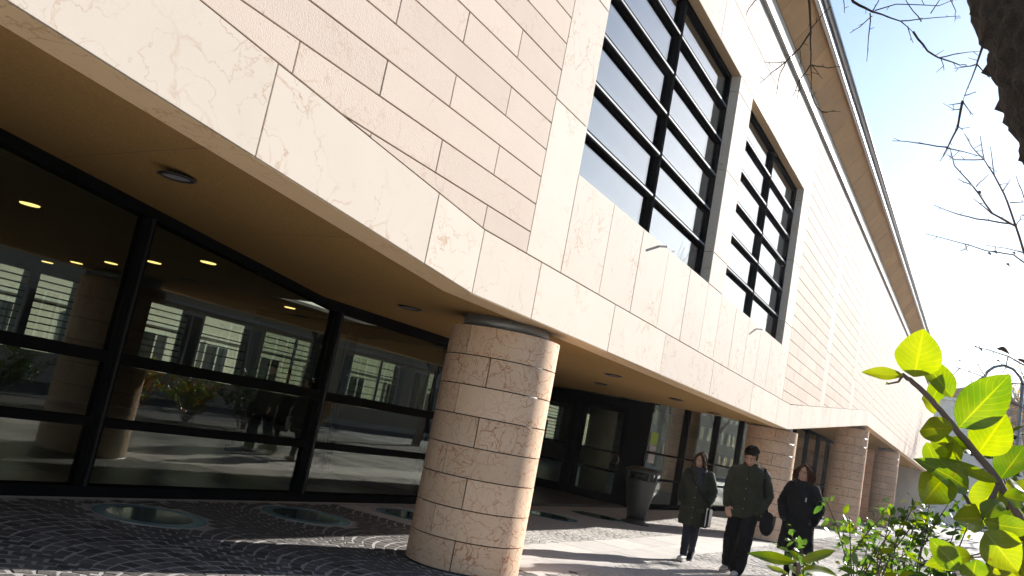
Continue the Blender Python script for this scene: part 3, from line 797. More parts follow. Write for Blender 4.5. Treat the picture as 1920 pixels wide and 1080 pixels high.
# notices taped inside the glass
def notice(name, x0, x1, z0, z1, mat, label):
    o = MB().box(x0, x1, YS-.018, YS-.014, z0, z1).build(name, mat); tag(o, label, 'notice'); return o
notice('paper_notice', 22.05, 22.62, 1.70, 2.02, simple('lime_paper', (0.32, 0.46, 0.06), None, 5, 0.7), 'lime green paper notice on the glass right of the entrance')
notice('paper_notice', 22.08, 22.60, 1.20, 1.66, simple('pale_paper', (0.50, 0.50, 0.49), (0.30, 0.30, 0.36), 9, 0.7), 'pale printed paper notice below the lime green one')

# ================================================================== PEOPLE
def remesh(mb, voxel, smooth=4, wrinkle=0.0, wfreq=14.0, seed=0.0, keep=None):
    me = bpy.data.meshes.new('tmp'); me.from_pydata(mb.v, [], mb.f); me.update()
    ob = bpy.data.objects.new('tmp', me); col.objects.link(ob)
    md = ob.modifiers.new('r', 'REMESH'); md.mode = 'VOXEL'; md.voxel_size = voxel
    if smooth:
        ms = ob.modifiers.new('s', 'SMOOTH'); ms.factor = 0.5; ms.iterations = smooth
    dg = bpy.context.evaluated_depsgraph_get(); dg.update()
    out = bpy.data.meshes.new_from_object(ob.evaluated_get(dg))
    bpy.data.objects.remove(ob); bpy.data.meshes.remove(me)
    if wrinkle:
        nv = len(out.vertices); co = np.empty(nv*3); no = np.empty(nv*3)
        out.vertices.foreach_get('co', co); out.vertices.foreach_get('normal', no)
        co = co.reshape(-1, 3); no = no.reshape(-1, 3)
        d = np.array([noise.noise(Vector((c[0]*wfreq+seed, c[1]*wfreq, c[2]*wfreq*1.6+c[0]*5)))+0.5*noise.noise(Vector((c[0]*wfreq*2.3, c[1]*wfreq*2.3+seed, c[2]*wfreq*3.2))) for c in co])
        co += no*(d*wrinkle)[:, None]
        out.vertices.foreach_set('co', co.ravel()); out.update()
    out.polygons.foreach_set('use_smooth', [True]*len(out.polygons))
    return out
def mobj(name, me, mat, parent):
    me.materials.clear(); me.materials.append(M[mat]); me.name = name
    return link(bpy.data.objects.new(name, me), parent)
def tb(mb, pts, rad, seg=12):
    """tube with round ends"""
    pts = [Vector(p) for p in pts]; mb.tube(pts, rad, seg)
    for p, r in ((pts[0], rad[0]), (pts[-1], rad[-1])):
        rr = r if isinstance(r, (int, float)) else min(r)
        mb.ell(p, (rr, rr, rr), 10, 8)
def leg(mb, hip, knee, ank, r=(.080, .056, .044, .034)):
    hip, knee, ank = Vector(hip), Vector(knee), Vector(ank)
    tb(mb, [hip, hip.lerp(knee, .5), knee, knee.lerp(ank, .4), ank], [r[0], (r[0]+r[1])/2, r[1], (r[1]+r[2])/2*1.03, r[3]])
def hand(mb, wrist, d, palm_n, side, s=1.0, curl=0.35):
    """open hand: d along the fingers, palm_n out of the palm, side towards the thumb"""
    wrist, d, pn, sd_ = Vector(wrist), Vector(d).normalized(), Vector(palm_n).normalized(), Vector(side).normalized()
    c = wrist+d*.05*s
    mb.tube([wrist-d*.01, wrist+d*.02*s, c+d*.015*s, wrist+d*.09*s], [(.024*s, .020*s), (.032*s, .018*s), (.040*s, .016*s), (.036*s, .013*s)], 10)
    for i, (off, L) in enumerate(((.030, .070), (.010, .080), (-.011, .074), (-.031, .058))):
        b0 = wrist+d*.085*s+sd_*off*s; L *= s
        p1 = b0+(d+pn*curl*.3).normalized()*L*.45; p2 = p1+(d+pn*curl*1.0).normalized()*L*.32; p3 = p2+(d+pn*curl*1.7).normalized()*L*.25
        tb(mb, [b0, p1, p2, p3], [.0092*s, .0088*s, .008*s, .007*s], 8)
    t0 = wrist+d*.025*s+sd_*.028*s; t1 = t0+(d*.6+sd_*.7+pn*.25)*.04*s; t2 = t1+(d*.9+sd_*.25+pn*.35)*.032*s
    tb(mb, [t0, t1, t2], [.0125*s, .0105*s, .0085*s], 8)
def shoe(name, ank, yaw, pitch, mat, solemat, root, L=.27):
    """ank: ankle position; toe points to -Y turned by yaw; pitch>0 lifts the heel"""
    a = Vector(ank); Rm = Matrix.Rotation(yaw, 3, 'Z') @ Matrix.Rotation(pitch, 3, 'X')
    up = MB()
    prof = [(.075, .035, .045), (.05, .042, .055), (0, .042, .062), (-.06, .046, .048), (-.12, .050, .036), (-.165, .044, .027), (-.19, .026, .018)]
    pts = [Vector((0, y, -.055+h*.55)) for y, w, h in prof]
    up.tube(pts, [(w, h*.75) for y, w, h in prof], 14)
    up.ell((0, .02, -.01), (.042, .05, .05), 12, 8)
    up.v = [tuple(a+Rm @ Vector(v)) for v in up.v]
    s_ = mobj(name, remesh(up, .008, 2), mat, root)
    sb = MB(); n = len(prof)
    ol = [(w+.004, y) for y, w, h in prof]
    ring = [(x, y) for x, y in ol]+[(-x, y) for x, y in reversed(ol)]
    vs = [Vector((x, y, -.088)) for x, y in ring]+[Vector((x, y, -.058)) for x, y in ring]; N = len(ring)
    vs = [a+Rm @ v for v in vs]
    sb.add(vs, [tuple(range(N-1, -1, -1)), tuple(range(N, 2*N))]+[(i, (i+1) % N, N+(i+1) % N, N+i) for i in range(N)])
    sb.build('sole', solemat, s_)
    return s_
def head(mb, Hm, female, smile=False):
    """features are added in head space (origin at the head's middle, face towards -Y)"""
    h = MB()
    h.ell((0, .012, .025), (.074, .094, .092), 20, 14)                       # skull
    h.ell((0, -.028, -.035), (.060, .062, .078), 18, 12)                     # face
    h.ell((0, -.045, -.092), (.034 if female else .040, .034, .024), 14, 8)  # chin
    for sx in (-1, 1):
        h.ell((sx*.036, -.050, -.022), (.026, .030, .026), 12, 8)            # cheek
        h.ell((sx*.075, .012, -.012), (.010, .020, .032), 10, 8)             # ear
        h.ell((sx*.030, -.076, .022), (.026, .012, .009), 10, 8)             # brow
        h.ell((sx*.012, -.098, -.034), (.010, .012, .009), 8, 6)             # nostril wing
        h.tube([(sx*.045, .0, -.07), (sx*.034, -.045, -.098)], [.026, .020], 10)   # jaw
    h.tube([(0, -.080, .020), (0, -.096, -.010), (0, -.108, -.030), (0, -.092, -.042)], [.008, .010, .012, .007], 10)  # nose
    h.ell((0, -.086, -.060), (.022, .010, .0065), 10, 6); h.ell((0, -.084, -.071), (.019, .010, .007), 10, 6)  # lips
    mb.add([Hm @ Vector(v) for v in h.v], h.f)
def face_bits(Hm, root, hairmat, smile=False, female=True):
    for sx in (-1, 1):
        e_ = MB().ell((sx*.030, -.0835, .002), (.0135, .007, .0075), 10, 8); e_.v = [Hm @ Vector(v) for v in e_.v]; eo = e_.build('eye', 'eyewhite', root, True)
        e_ = MB().ell((sx*.030, -.0885, .002), (.0068, .004, .0068), 10, 8); e_.v = [Hm @ Vector(v) for v in e_.v]; e_.build('iris', 'eye', eo, True)
        e_ = MB().tube([(sx*.012, -.0905, .022), (sx*.030, -.0915, .027), (sx*.050, -.078, .021)], [.0035, .0045, .0025], 6); e_.v = [Hm @ Vector(v) for v in e_.v]; e_.build('eyebrow', hairmat, root, True)
    k = .006 if smile else 0.0
    e_ = MB().tube([(-.026-k, -.081, -.064+k*1.5), (-.012, -.0945, -.066-k*.3), (0, -.0965, -.0665-k*.5), (.012, -.0945, -.066-k*.3), (.026+k, -.081, -.064+k*1.5)], [.002, .005, .0055, .005, .002], 8)
    e_.v = [Hm @ Vector(v) for v in e_.v]; lp = e_.build('lips', 'lip', root, True)
    if smile:
        e_ = MB().tube([(-.020, -.0905, -.0655), (0, -.1005, -.0685), (.020, -.0905, -.0655)], [.0015, .0035, .0015], 6)
        e_.v = [Hm @ Vector(v) for v in e_.v]; e_.build('teeth', 'white', lp, True)
def hm(pos, yaw, pitch, roll, s=1.0):
    return Matrix.Translation(pos) @ Matrix.Rotation(yaw, 4, 'Z') @ Matrix.Rotation(roll, 4, 'Y') @ Matrix.Rotation(pitch, 4, 'X') @ Matrix.Scale(s, 4)
def place(root, loc, rz, k): root.location = loc; root.rotation_euler = (0, 0, rz); root.scale = (k, k, k)
def body_base(mb, legs, Hm, neck_top):
    mb.tube([(0, .0, .86), (0, .0, .95), (0, .0, 1.08), (0, .0, 1.25), (0, .01, 1.38), (0, .012, 1.46)],
            [(.15, .10), (.16, .105), (.135, .09), (.16, .10), (.165, .095), (.08, .06)], 20)
    tb(mb, [(0, .012, 1.40), neck_top], [.058, .052])
    for hip, knee, ank in legs: leg(mb, hip, knee, ank)

RZ = R_(-84)
# ---------------------------------------------------------------- man in the middle
Hm = hm((0.0, -.085, 1.605), R_(-6), R_(30), R_(2), 1.06)
legs = [((-.09, 0, .90), (-.125, .00, .50), (-.135, .23, .115)), ((.09, 0, .90), (.085, -.17, .50), (.035, -.20, .095))]
bd = MB(); body_base(bd, legs, Hm, (0, -.02, 1.55)); head(bd, Hm, False)
arms = [[(-.20, .01, 1.375), (-.25, .03, 1.12), (-.225, -.09, .90)], [(.20, .01, 1.375), (.28, .03, 1.12), (.225, -.11, .93)]]
for A in arms: tb(bd, A, [.055, .044, .030])
hand(bd, (-.225, -.10, .905), (.32, -.30, -.86), (.2, .95, -.2), (.8, -.1, .3), 1.05, .55)
man = mobj('person', remesh(bd, .0065, 3), 'skin', None)
tag(man, 'person in dark olive jacket and black trousers walking between two others, head bowed', 'person', 'people walking across the forecourt')
ct = MB(); ct.tube([(0, 0, .77), (0, 0, .80), (0, 0, .92), (0, 0, 1.05), (0, -.005, 1.22), (0, .0, 1.38), (0, .005, 1.47), (0, .0, 1.50)],
                   [(.215, .15), (.225, .155), (.215, .15), (.205, .145), (.225, .15), (.23, .135), (.165, .105), (.09, .085)], 28)
for A, wr in zip(arms, ((-.228, -.085, .925), (.215, -.115, .90))):
    tb(ct, [A[0], (Vector(A[0])+Vector(A[1]))/2, A[1], (Vector(A[1])+Vector(wr))/2, wr], [.086, .084, .080, .072, .062], 16)
ct.tube([(0, -.01, 1.45), (0, -.012, 1.50), (0, -.012, 1.525)], [(.10, .095), (.10, .095), (.108, .10)], 20)   # collar
coat = mobj('jacket', remesh(ct, .011, 4, .0085, 11, 3.0), 'cloth_olive', man)
b = MB(); b.tube([(0, -.165, .80), (0, -.16, 1.0), (0, -.165, 1.22), (0, -.135, 1.42)], [(.022, .006)]*4, 8); b.build('zip_flap', 'cloth_olive2', coat)
for sx, z in ((-1, 1.20), (1, 1.20), (-1, .93), (1, .93)):
    y = -.155 if z > 1.1 else -.148
    b = MB(); b.box(sx*.10-.06, sx*.10+.06, y-.012, y+.03, z, z+.055); b.build('pocket_flap', 'cloth_olive2', coat)
for z in (.90, 1.03, 1.17, 1.30): MB().ell((.0, -.172, z), (.008, .005, .008), 8, 6).build('snap_button', 'brass', coat, True)
tr_ = MB(); tr_.tube([(0, 0, .80), (0, 0, .90), (0, 0, 1.0)], [(.165, .115), (.17, .12), (.15, .11)], 18)
leg(tr_, (-.09, 0, .88), (-.125, -.005, .49), (-.135, .215, .135), (.108, .098, .098, .100)); leg(tr_, (.09, 0, .88), (.085, -.175, .49), (.035, -.20, .115), (.108, .098, .098, .100))
mobj('trousers', remesh(tr_, .011, 4, .008, 10, 9.0), 'cloth_black', man)
shoe('shoe', (-.135, .235, .115), R_(-25), R_(14), 'shoe', 'sole', man); shoe('shoe', (.035, -.205, .090), R_(-6), R_(0), 'shoe', 'sole', man)
hr = MB(); hr.ell((0, .028, .042), (.083, .097, .092), 18, 12); hr.ell((0, -.038, .082), (.062, .050, .034), 14, 8); hr.ell((0, .06, -.03), (.066, .055, .06), 14, 8)
for sx in (-1, 1): hr.ell((sx*.073, .012, .005), (.013, .034, .05), 10, 8); hr.ell((sx*.045, -.055, .075), (.03, .03, .026), 10, 8)
hr.v = [Hm @ Vector(v) for v in hr.v]; hb = mobj('hair', remesh(hr, .008, 2, .010, 34), 'hair_black', man)
st = MB()
for k in range(190):
    a = rnd.uniform(0, 6.283); el = rnd.uniform(.05, 1.3); c_ = Vector((.083*math.cos(a)*math.cos(el), .028+.097*math.sin(a)*math.cos(el), .042+.092*math.sin(el)))
    if c_.y < -.045 and c_.z < .065: continue
    d_ = Vector((math.cos(a)+rnd.gauss(0, .5), math.sin(a)-.5+rnd.gauss(0, .5), .4+rnd.gauss(0, .4))).normalized()
    st.tube([Hm @ c_, Hm @ (c_+d_*.014), Hm @ (c_+d_*.02+Vector((0, -.006, -.008)))], [.005, .0045, .0015], 4)
st.build('hair_strands', 'hair_black', hb)
face_bits(Hm, man, 'hair_black', False, False)
place(man, (13.0, 3.04, 0), RZ, 1.843/1.735)
# shoulder bag
kb = 1.843/1.735
bg_ = empty('shoulder_bag', (13.0, 3.04, 0), RZ); bg_.scale = (kb,)*3; tag(bg_, 'black shoulder bag hanging at the left hip of the middle person', 'bag')
b = MB(); b.tube([(.315, -.15, .76), (.32, .0, .76), (.315, .13, .76)], [(.085, .15), (.095, .165), (.085, .15)], 14)
me = remesh(b, .012, 3, .004, 12); mobj('bag_body', me, 'cloth_black', bg_)
b = MB(); b.tube([(.30, -.02, .90), (.26, -.08, 1.06), (.225, -.10, 1.25), (.20, -.02, 1.475), (.10, .06, 1.49), (.22, .14, 1.25), (.28, .08, .92)], [(.020, .004)]*7, 6); b.build('strap', 'cloth_black', bg_)
b = MB(); b.box(.395, .412, -.12, .10, .75, .88); b.build('flap', 'bin_dark', bg_)

# ---------------------------------------------------------------- woman on the left
Hm = hm((-.005, -.055, 1.615), R_(-12), R_(18), R_(6), 1.04)
legs = [((-.08, 0, .90), (-.055, -.03, .50), (-.045, -.10, .10)), ((.08, 0, .90), (.050, .05, .50), (.005, .24, .16))]
bd = MB(); body_base(bd, legs, Hm, (0, -.01, 1.545)); head(bd, Hm, True)
arms = [[(-.165, .01, 1.38), (-.245, .04, 1.13), (-.205, -.09, .97)], [(.165, .01, 1.38), (.255, .05, 1.14), (.20, -.09, .96)]]
for A in arms: tb(bd, A, [.050, .040, .028])
wom = mobj('person', remesh(bd, .0065, 3), 'skin', None)
tag(wom, 'person with long brown hair in a dark green parka, leftmost of the three walkers', 'person', 'people walking across the forecourt')
ct = MB(); ct.tube([(0, 0, .57), (0, 0, .60), (0, 0, .75), (0, 0, .92), (0, 0, 1.06), (0, -.01, 1.22), (0, 0, 1.36), (0, .005, 1.44), (0, .0, 1.48)],
                   [(.225, .165), (.235, .17), (.235, .165), (.225, .155), (.20, .145), (.205, .15), (.20, .125), (.13, .10), (.09, .085)], 28)
for A, wr in zip(arms, ((-.215, -.095, .95), (.215, -.095, .94))):
    tb(ct, [A[0], (Vector(A[0])+Vector(A[1]))/2, A[1], (Vector(A[1])+Vector(wr))/2, wr], [.092, .086, .080, .074, .064], 16)
coat = mobj('parka', remesh(ct, .011, 4, .0085, 11, 31.0), 'cloth_olive2', wom)
b = MB(); b.tube([(0, -.178, .60), (0, -.168, .9), (0, -.155, 1.06), (0, -.165, 1.22), (0, -.13, 1.40)], [(.028, .006)]*5, 8); b.build('zip_flap', 'cloth_olive', coat)
for sx in (-1, 1):
    b = MB(); b.box(sx*.125-.07, sx*.125+.07, -.168, -.12, .80, .86); b.build('pocket_flap', 'cloth_olive', coat)
for z in (.70, .86, 1.02, 1.18): MB().ell((.012, -.182 if z < 1 else -.170, z), (.008, .005, .008), 8, 6).build('snap_button', 'brass', coat, True)
sc_ = MB()
for k in range(3):
    t = [2*math.pi*i/22 for i in range(23)]
    sc_.tube([(.098*math.cos(a)*(1.05-.05*k), -.03+.105*math.sin(a), 1.435+.022*k+.012*math.sin(a)) for a in t], .030, 10, cap=False)
sc_.tube([(.02, -.145, 1.45), (.045, -.165, 1.34), (.05, -.17, 1.22)], [(.035, .022), (.045, .02), (.05, .015)], 10)
mobj('scarf', remesh(sc_, .010, 3, .008, 22), 'scarf', wom)
tr_ = MB(); tr_.tube([(0, 0, .80), (0, 0, .95)], [(.15, .11), (.15, .11)], 18)
leg(tr_, (-.08, 0, .88), (-.055, -.035, .50), (-.045, -.10, .125), (.10, .075, .062, .060)); leg(tr_, (.08, 0, .88), (.050, .045, .50), (.005, .235, .175), (.10, .075, .062, .060))
mobj('jeans', remesh(tr_, .010, 3, .006, 12, 2.0), 'jeans', wom)
shoe('shoe', (-.045, -.10, .092), R_(-8), R_(-4), 'shoe', 'sole', wom); shoe('shoe', (.005, .25, .165), R_(-5), R_(40), 'boot', 'sole', wom)
hr = MB(); hr.ell((0, .03, .038), (.084, .092, .090), 18, 12)
hr.tube([(.005, -.03, .115), (-.05, -.05, .075), (-.076, -.04, .0), (-.088, -.035, -.09), (-.085, -.05, -.20), (-.08, -.06, -.25)], [.02, .028, .030, .034, .030, .012], 10)
hr.tube([(.005, -.03, .115), (.055, -.05, .075), (.080, -.04, .0), (.094, -.035, -.10), (.098, -.05, -.22), (.095, -.065, -.31)], [.02, .028, .032, .038, .036, .014], 10)
hr.tube([(0, .07, .06), (0, .085, -.06), (0, .085, -.18), (0, .08, -.26)], [(.08, .045), (.088, .05), (.09, .045), (.075, .03)], 14)
hr.v = [Hm @ Vector(v) for v in hr.v]; hb = mobj('hair', remesh(hr, .008, 2, .008, 26), 'hair_brown', wom)
st = MB()
for k in range(70):
    sx = -1 if k % 2 else 1; a = rnd.uniform(-.4, 1.2); w_ = rnd.uniform(.9, 1.18)
    p0 = Vector((sx*.03, .0, .12)); p1 = Vector((sx*.085*w_, .02-.06*a, .02)); p2 = Vector((sx*.105*w_, .02-.07*a, -.12)); p3 = Vector((sx*(.10*w_+rnd.uniform(-.02, .03)), -.07*a, -.22-rnd.uniform(0, .10)))
    st.tube([Hm @ p for p in (p0, p1, p2, p3)], [.003, .004, .004, .0015], 4)
st.build('hair_strands', 'hair_brown', hb)
face_bits(Hm, wom, 'hair_brown')
k2 = 1.63/1.735; place(wom, (13.2, 3.83, 0), RZ, k2)
e = empty('handbag', (13.2, 3.83, 0), RZ); e.scale = (k2,)*3; tag(e, 'slim black and white striped bag at the left side of the long-haired person', 'bag')
b = MB(); b.box(.245, .275, -.20, .06, .60, .88); b.build('bag_body', 'cloth_black', e)
b = MB(); b.box(.230, .2445, -.205, .055, .61, .89); b.build('white_panel', 'white', e)
b = MB(); b.box(.2755, .285, -.205, .055, .62, .87); b.build('dark_panel', 'boot', e)
b = MB(); b.tube([(.26, -.10, .88), (.24, -.15, .96), (.10, -.178, 1.10), (-.07, -.165, 1.30), (-.13, -.06, 1.45), (-.05, .11, 1.36), (.20, .17, 1.05), (.26, .04, .88)], [(.014, .004)]*8, 6); b.build('strap', 'cloth_black', e)

# ---------------------------------------------------------------- woman on the right
Hm = hm((.0, -.03, 1.62), R_(-14), R_(6), R_(10), 1.05)
legs = [((-.08, 0, .90), (-.08, -.03, .50), (-.075, .00, .10)), ((.08, 0, .90), (.07, -.06, .50), (.06, -.14, .10))]
bd = MB(); body_base(bd, legs, Hm, (0, -.005, 1.55)); head(bd, Hm, True, True)
arms = [[(-.165, .01, 1.38), (-.275, .05, 1.13), (-.20, -.10, .95)], [(.165, .01, 1.38), (.28, .05, 1.13), (.205, -.10, .93)]]
for A in arms: tb(bd, A, [.050, .040, .028])
w3 = mobj('person', remesh(bd, .0065, 3), 'skin', None)
tag(w3, 'smiling person with wavy chin-length hair in a long black coat, rightmost of the three walkers', 'person', 'people walking across the forecourt')
ct = MB(); ct.tube([(0, .02, .44), (0, .02, .47), (0, .01, .70), (0, 0, .92), (0, 0, 1.06), (0, -.01, 1.22), (0, 0, 1.36), (0, .005, 1.44), (0, .01, 1.49)],
                   [(.265, .20), (.27, .205), (.245, .18), (.225, .16), (.195, .145), (.21, .15), (.205, .125), (.13, .10), (.10, .09)], 28)
for A, wr in zip(arms, ((-.21, -.105, .93), (.215, -.105, .91))):
    tb(ct, [A[0], (Vector(A[0])+Vector(A[1]))/2, A[1], (Vector(A[1])+Vector(wr))/2, wr], [.092, .088, .082, .076, .066], 16)
ct.ell((0, .075, 1.465), (.145, .085, .055), 16, 10)        # hood lying on the back
for sx in (-1, 1): ct.tube([(sx*.09, .04, 1.49), (sx*.075, -.06, 1.46), (sx*.035, -.125, 1.38)], [.04, .035, .02], 10)
coat = mobj('long_coat', remesh(ct, .011, 4, .0075, 10, 71.0), 'cloth_black', w3)
b = MB(); b.box(.075, .088, -.168, -.15, 1.20, 1.26); b.build('zip_pull', 'alu', coat)
tr_ = MB(); leg(tr_, (-.08, 0, .80), (-.08, -.03, .50), (-.075, .0, .12), (.085, .062, .055, .045)); leg(tr_, (.08, 0, .80), (.07, -.06, .50), (.06, -.14, .12), (.085, .062, .055, .045))
mobj('tights', remesh(tr_, .010, 3), 'cloth_black', w3)
for a_, pt in (((-.075, .0, .095), 0), ((.06, -.14, .095), 0)): shoe('boot', a_, R_(-6), R_(pt), 'boot', 'bin_dark', w3)
hr = MB(); hr.ell((0, .030, .040), (.088, .094, .090), 18, 12)
hr.tube([(-.01, -.03, .115), (-.06, -.045, .070), (-.088, -.025, -.01), (-.10, -.02, -.09)], [.02, .030, .036, .022], 10)
hr.tube([(-.01, -.03, .115), (.055, -.05, .080), (.090, -.03, .0), (.108, -.02, -.09), (.105, -.03, -.13)], [.02, .030, .038, .036, .02], 10)
hr.tube([(0, .07, .05), (0, .085, -.05), (0, .08, -.13)], [(.085, .05), (.095, .055), (.085, .035)], 14)
hr.v = [Hm @ Vector(v) for v in hr.v]; hb = mobj('hair', remesh(hr, .008, 2, .012, 30), 'hair_brown', w3)
st = MB()
for k in range(110):
    sx = -1 if k % 2 else 1; a = rnd.uniform(-.9, 1.2); ph = rnd.uniform(0, 6.3); w_ = rnd.uniform(.95, 1.35); pts = []
    for i in range(9):
        t = i/8; z = .12-.25*t*rnd.uniform(.95, 1.05)
        rr = (.035+.075*min(1, t*2.2))*w_
        pts.append(Hm @ Vector((sx*rr+.012*math.sin(ph+t*11), .02-.07*a*min(1, t*2)+.012*math.cos(ph+t*9), z)))
    st.tube(pts, [.0035]*8+[.0015], 4)
st.build('hair_strands', 'hair_brown', hb)
face_bits(Hm, w3, 'hair_brown', True)
place(w3, (14.0, 2.45, 0), R_(-86), 1.745/1.735)

# ================================================================== PLANTS
def leaf_verts(base, tip, width, nrm, curl=0.12, nseg=7, fold=0.10):
    """pointed oval blade from base to tip, folded along the midrib"""
    base, tip, nrm = Vector(base), Vector(tip), Vector(nrm)
    ax = tip-base; L = ax.length; ax.normalize(); nrm = (nrm-ax*nrm.dot(ax)).normalized(); sd_ = ax.cross(nrm)
    vs, fs = [], []
    for i in range(nseg+1):
        t = i/nseg; w = width*.5*(math.sin(math.pi*min(1, t**.85*1.0))**.75 if 0 < t < 1 else 0.0)
        w = max(w, width*.02)
        c = base+ax*(L*t)+nrm*(-curl*L*(t-.15)**2)
        ph = (base.x*97+base.z*61) % 6.28
        for q in (-1, -.5, 0, .5, 1):
            vs.append(c+sd_*(w*q)+nrm*(fold*abs(q)*w+.16*w*q*q*math.sin(t*9+ph+q*1.3)))
    for i in range(nseg):
        for k in range(4): fs.append((i*5+k, i*5+k+1, (i+1)*5+k+1, (i+1)*5+k))
    return vs, fs
def blade(name, vs, fs, mat, parent):
    o = mk(name, vs, fs, mat, parent, True); ul = o.data.uv_layers.new(name='UVMap'); ns = len(vs)//5-1
    for lp in o.data.loops: ul.data[lp.index].uv = ((lp.vertex_index % 5)/4, (lp.vertex_index//5)/ns)
    return o
def zp(x, y): return 1400+x/2.077, 560+y/2.077
sh = empty('foreground_shrub', at_depth(1960, 1500, 1.1)); SH0 = sh.location.copy()
tag(sh, 'tall shrub sprig with large glossy yellow-green leaves close to the viewer', 'shrub')
def local(vs, o): return [Vector(v)-o for v in vs]
def stem(pxs, depth, rad, root, name='stem', mat='twig', base=None):
    pts = [at_depth(*p, d) for p, d in zip(pxs, depth)]
    if base is not None: pts = [Vector(base)]+pts; rad = [rad[0]*1.2]+list(rad)
    fine = []; rr = []
    for i in range(len(pts)-1):
        for k in range(4):
            t = k/4; fine.append(pts[i].lerp(pts[i+1], t)+Vector((rnd.uniform(-1, 1), rnd.uniform(-1, 1), rnd.uniform(-1, 1)))*rad[i]*.25); rr.append(rad[i]*(1-t)+rad[i+1]*t)
    fine.append(pts[-1]); rr.append(rad[-1])
    o = root.location
    b = MB(); b.tube(local(fine, o), rr, 7); return b.build(name, mat, root, True)
mains = [zp(1130, 1000), zp(1080, 890), zp(985, 715), zp(900, 610), zp(815, 505), zp(735, 410), zp(650, 325), zp(608, 295)]
stem(mains, [1.05, 1.04, 1.02, 1.01, 1.0, .99, .98, .975], [.0055, .005, .0046, .0042, .0038, .0034, .003, .0022], sh, base=(1.15, -.42, 0.04))
stem([zp(985, 715), zp(940, 800), zp(915, 858)], [1.02, 1.0, .99], [.003, .003, .0025], sh)
stem([zp(915, 858), zp(870, 800), zp(840, 752)], [.99, .985, .98], [.0025, .0022, .002], sh)
stem([zp(1080, 890), zp(1000, 930), zp(930, 910)], [1.04, 1.0, .97], [.003, .0026, .002], sh)
stem([zp(608, 300), zp(590, 325), zp(550, 332)], [.975, .97, .965], [.0016, .0012, .001], sh)
LV = [((652, 305), (690, 116), 165, .98), ((608, 297), (443, 292), 52, .97), ((800, 385), (690, 236), 100, .985), ((825, 502), (1014, 305), 165, 1.0),
      ((900, 605), (1015, 440), 150, 1.02), ((803, 505), (627, 505), 95, .985), ((835, 630), (708, 500), 85, .99), ((978, 715), (772, 625), 46, .99),
      ((865, 745), (712, 628), 105, .98), ((775, 690), (660, 825), 140, .975), ((985, 705), (1082, 580), 120, 1.03), ((990, 720), (885, 835), 130, 1.03),
      ((1000, 768), (1092, 790), 75, .99), ((915, 855), (792, 858), 105, .985), ((921, 852), (1000, 772), 85, .975), ((922, 866), (1090, 912), 95, .985),
      ((930, 905), (1052, 1062), 150, .96), ((828, 1056), (712, 932), 92, .98), ((880, 1088), (892, 1008), 110, .99), ((690, 1032), (596, 1014), 34, .99),
      ((1085, 1090), (1025, 935), 105, 1.02), ((720, 400), (770, 300), 70, 1.01), ((700, 370), (735, 440), 70, 1.02), ((1010, 745), (1085, 720), 70, 1.05),
      ((870, 590), (800, 545), 60, 1.02), ((555, 332), (524, 325), 14, .965), ((760, 640), (800, 560), 60, 1.0), ((700, 560), (760, 690), 70, 1.02), ((1040, 830), (1000, 880), 80, 1.05)]
for i, (p0, p1, w, d) in enumerate(LV):
    a = at_depth(*zp(*p0), d); c = at_depth(*zp(*p1), d+rnd.uniform(-.03, .03))
    vw = (CAM-a).normalized(); nr = (vw+Vector((rnd.uniform(-.35, .35), rnd.uniform(-.35, .35), rnd.uniform(-.1, .5)))).normalized()
    vs, fs = leaf_verts(a, c, w/2.077/FPX*d*1.02, nr, rnd.uniform(-.45, .5), 10, rnd.uniform(.10, .6))
    o = blade('leaf', local(vs, SH0), fs, 'leaf_big', sh)
for i in range(20):
    p0 = (rnd.uniform(860, 1090), rnd.uniform(760, 1090)); a_ = rnd.uniform(0, 6.283); L_ = rnd.uniform(90, 160); d = rnd.uniform(1.06, 1.3)
    a = at_depth(*zp(*p0), d); c = at_depth(*zp(p0[0]+L_*math.cos(a_), p0[1]+L_*math.sin(a_)), d+rnd.uniform(-.05, .05))
    nr = ((CAM-a).normalized()+Vector((rnd.uniform(-.6, .6), rnd.uniform(-.6, .6), rnd.uniform(-.2, .7)))).normalized()
    vs, fs = leaf_verts(a, c, L_*rnd.uniform(.5, .75)/2.077/FPX*d, nr, rnd.uniform(-.4, .5), 10, rnd.uniform(.1, .6)); blade('leaf', local(vs, SH0), fs, 'leaf_big', sh)
    q0 = at_depth(*zp(1100, 930+rnd.uniform(-60, 120)), 1.12); b = MB(); b.tube(local([q0, q0.lerp(a, .6)+Vector((0, 0, .006)), a], SH0), [.0018, .0015, .001], 5); b.build('leaf_stalk', 'twig', sh)
sh2 = empty('leafy_sprig', at_depth(1500, 1500, 1.0)); S2 = sh2.location.copy(); tag(sh2, 'small low sprig with narrow green leaves at the bottom edge in front of the walkers', 'shrub')
stem([zp(210, 1180), zp(206, 1090), zp(200, 1025)], [.95, .94, .93], [.004, .0035, .002], sh2, base=(S2.x, S2.y, .04))
for (p0, p1, w) in (((190, 1026), (0, 992), 46), ((212, 1022), (342, 983), 42), ((203, 1024), (167, 982), 34), ((216, 1052), (372, 1076), 50), ((165, 1078), (74, 1040), 32), ((196, 1078), (168, 1032), 30), ((205, 1075), (236, 1120), 40), ((190, 1100), (110, 1110), 40)):
    a = at_depth(*zp(*p0), .93); c = at_depth(*zp(*p1), .93+rnd.uniform(-.05, .05)); nr = ((CAM-a).normalized()+Vector((rnd.uniform(-.3, .3), rnd.uniform(-.3, .3), .4))).normalized()
    vs, fs = leaf_verts(a, c, w/2.077/FPX*.93, nr, rnd.uniform(-.2, .25), 8, .25); blade('leaf', local(vs, S2), fs, 'leaf_big', sh2)

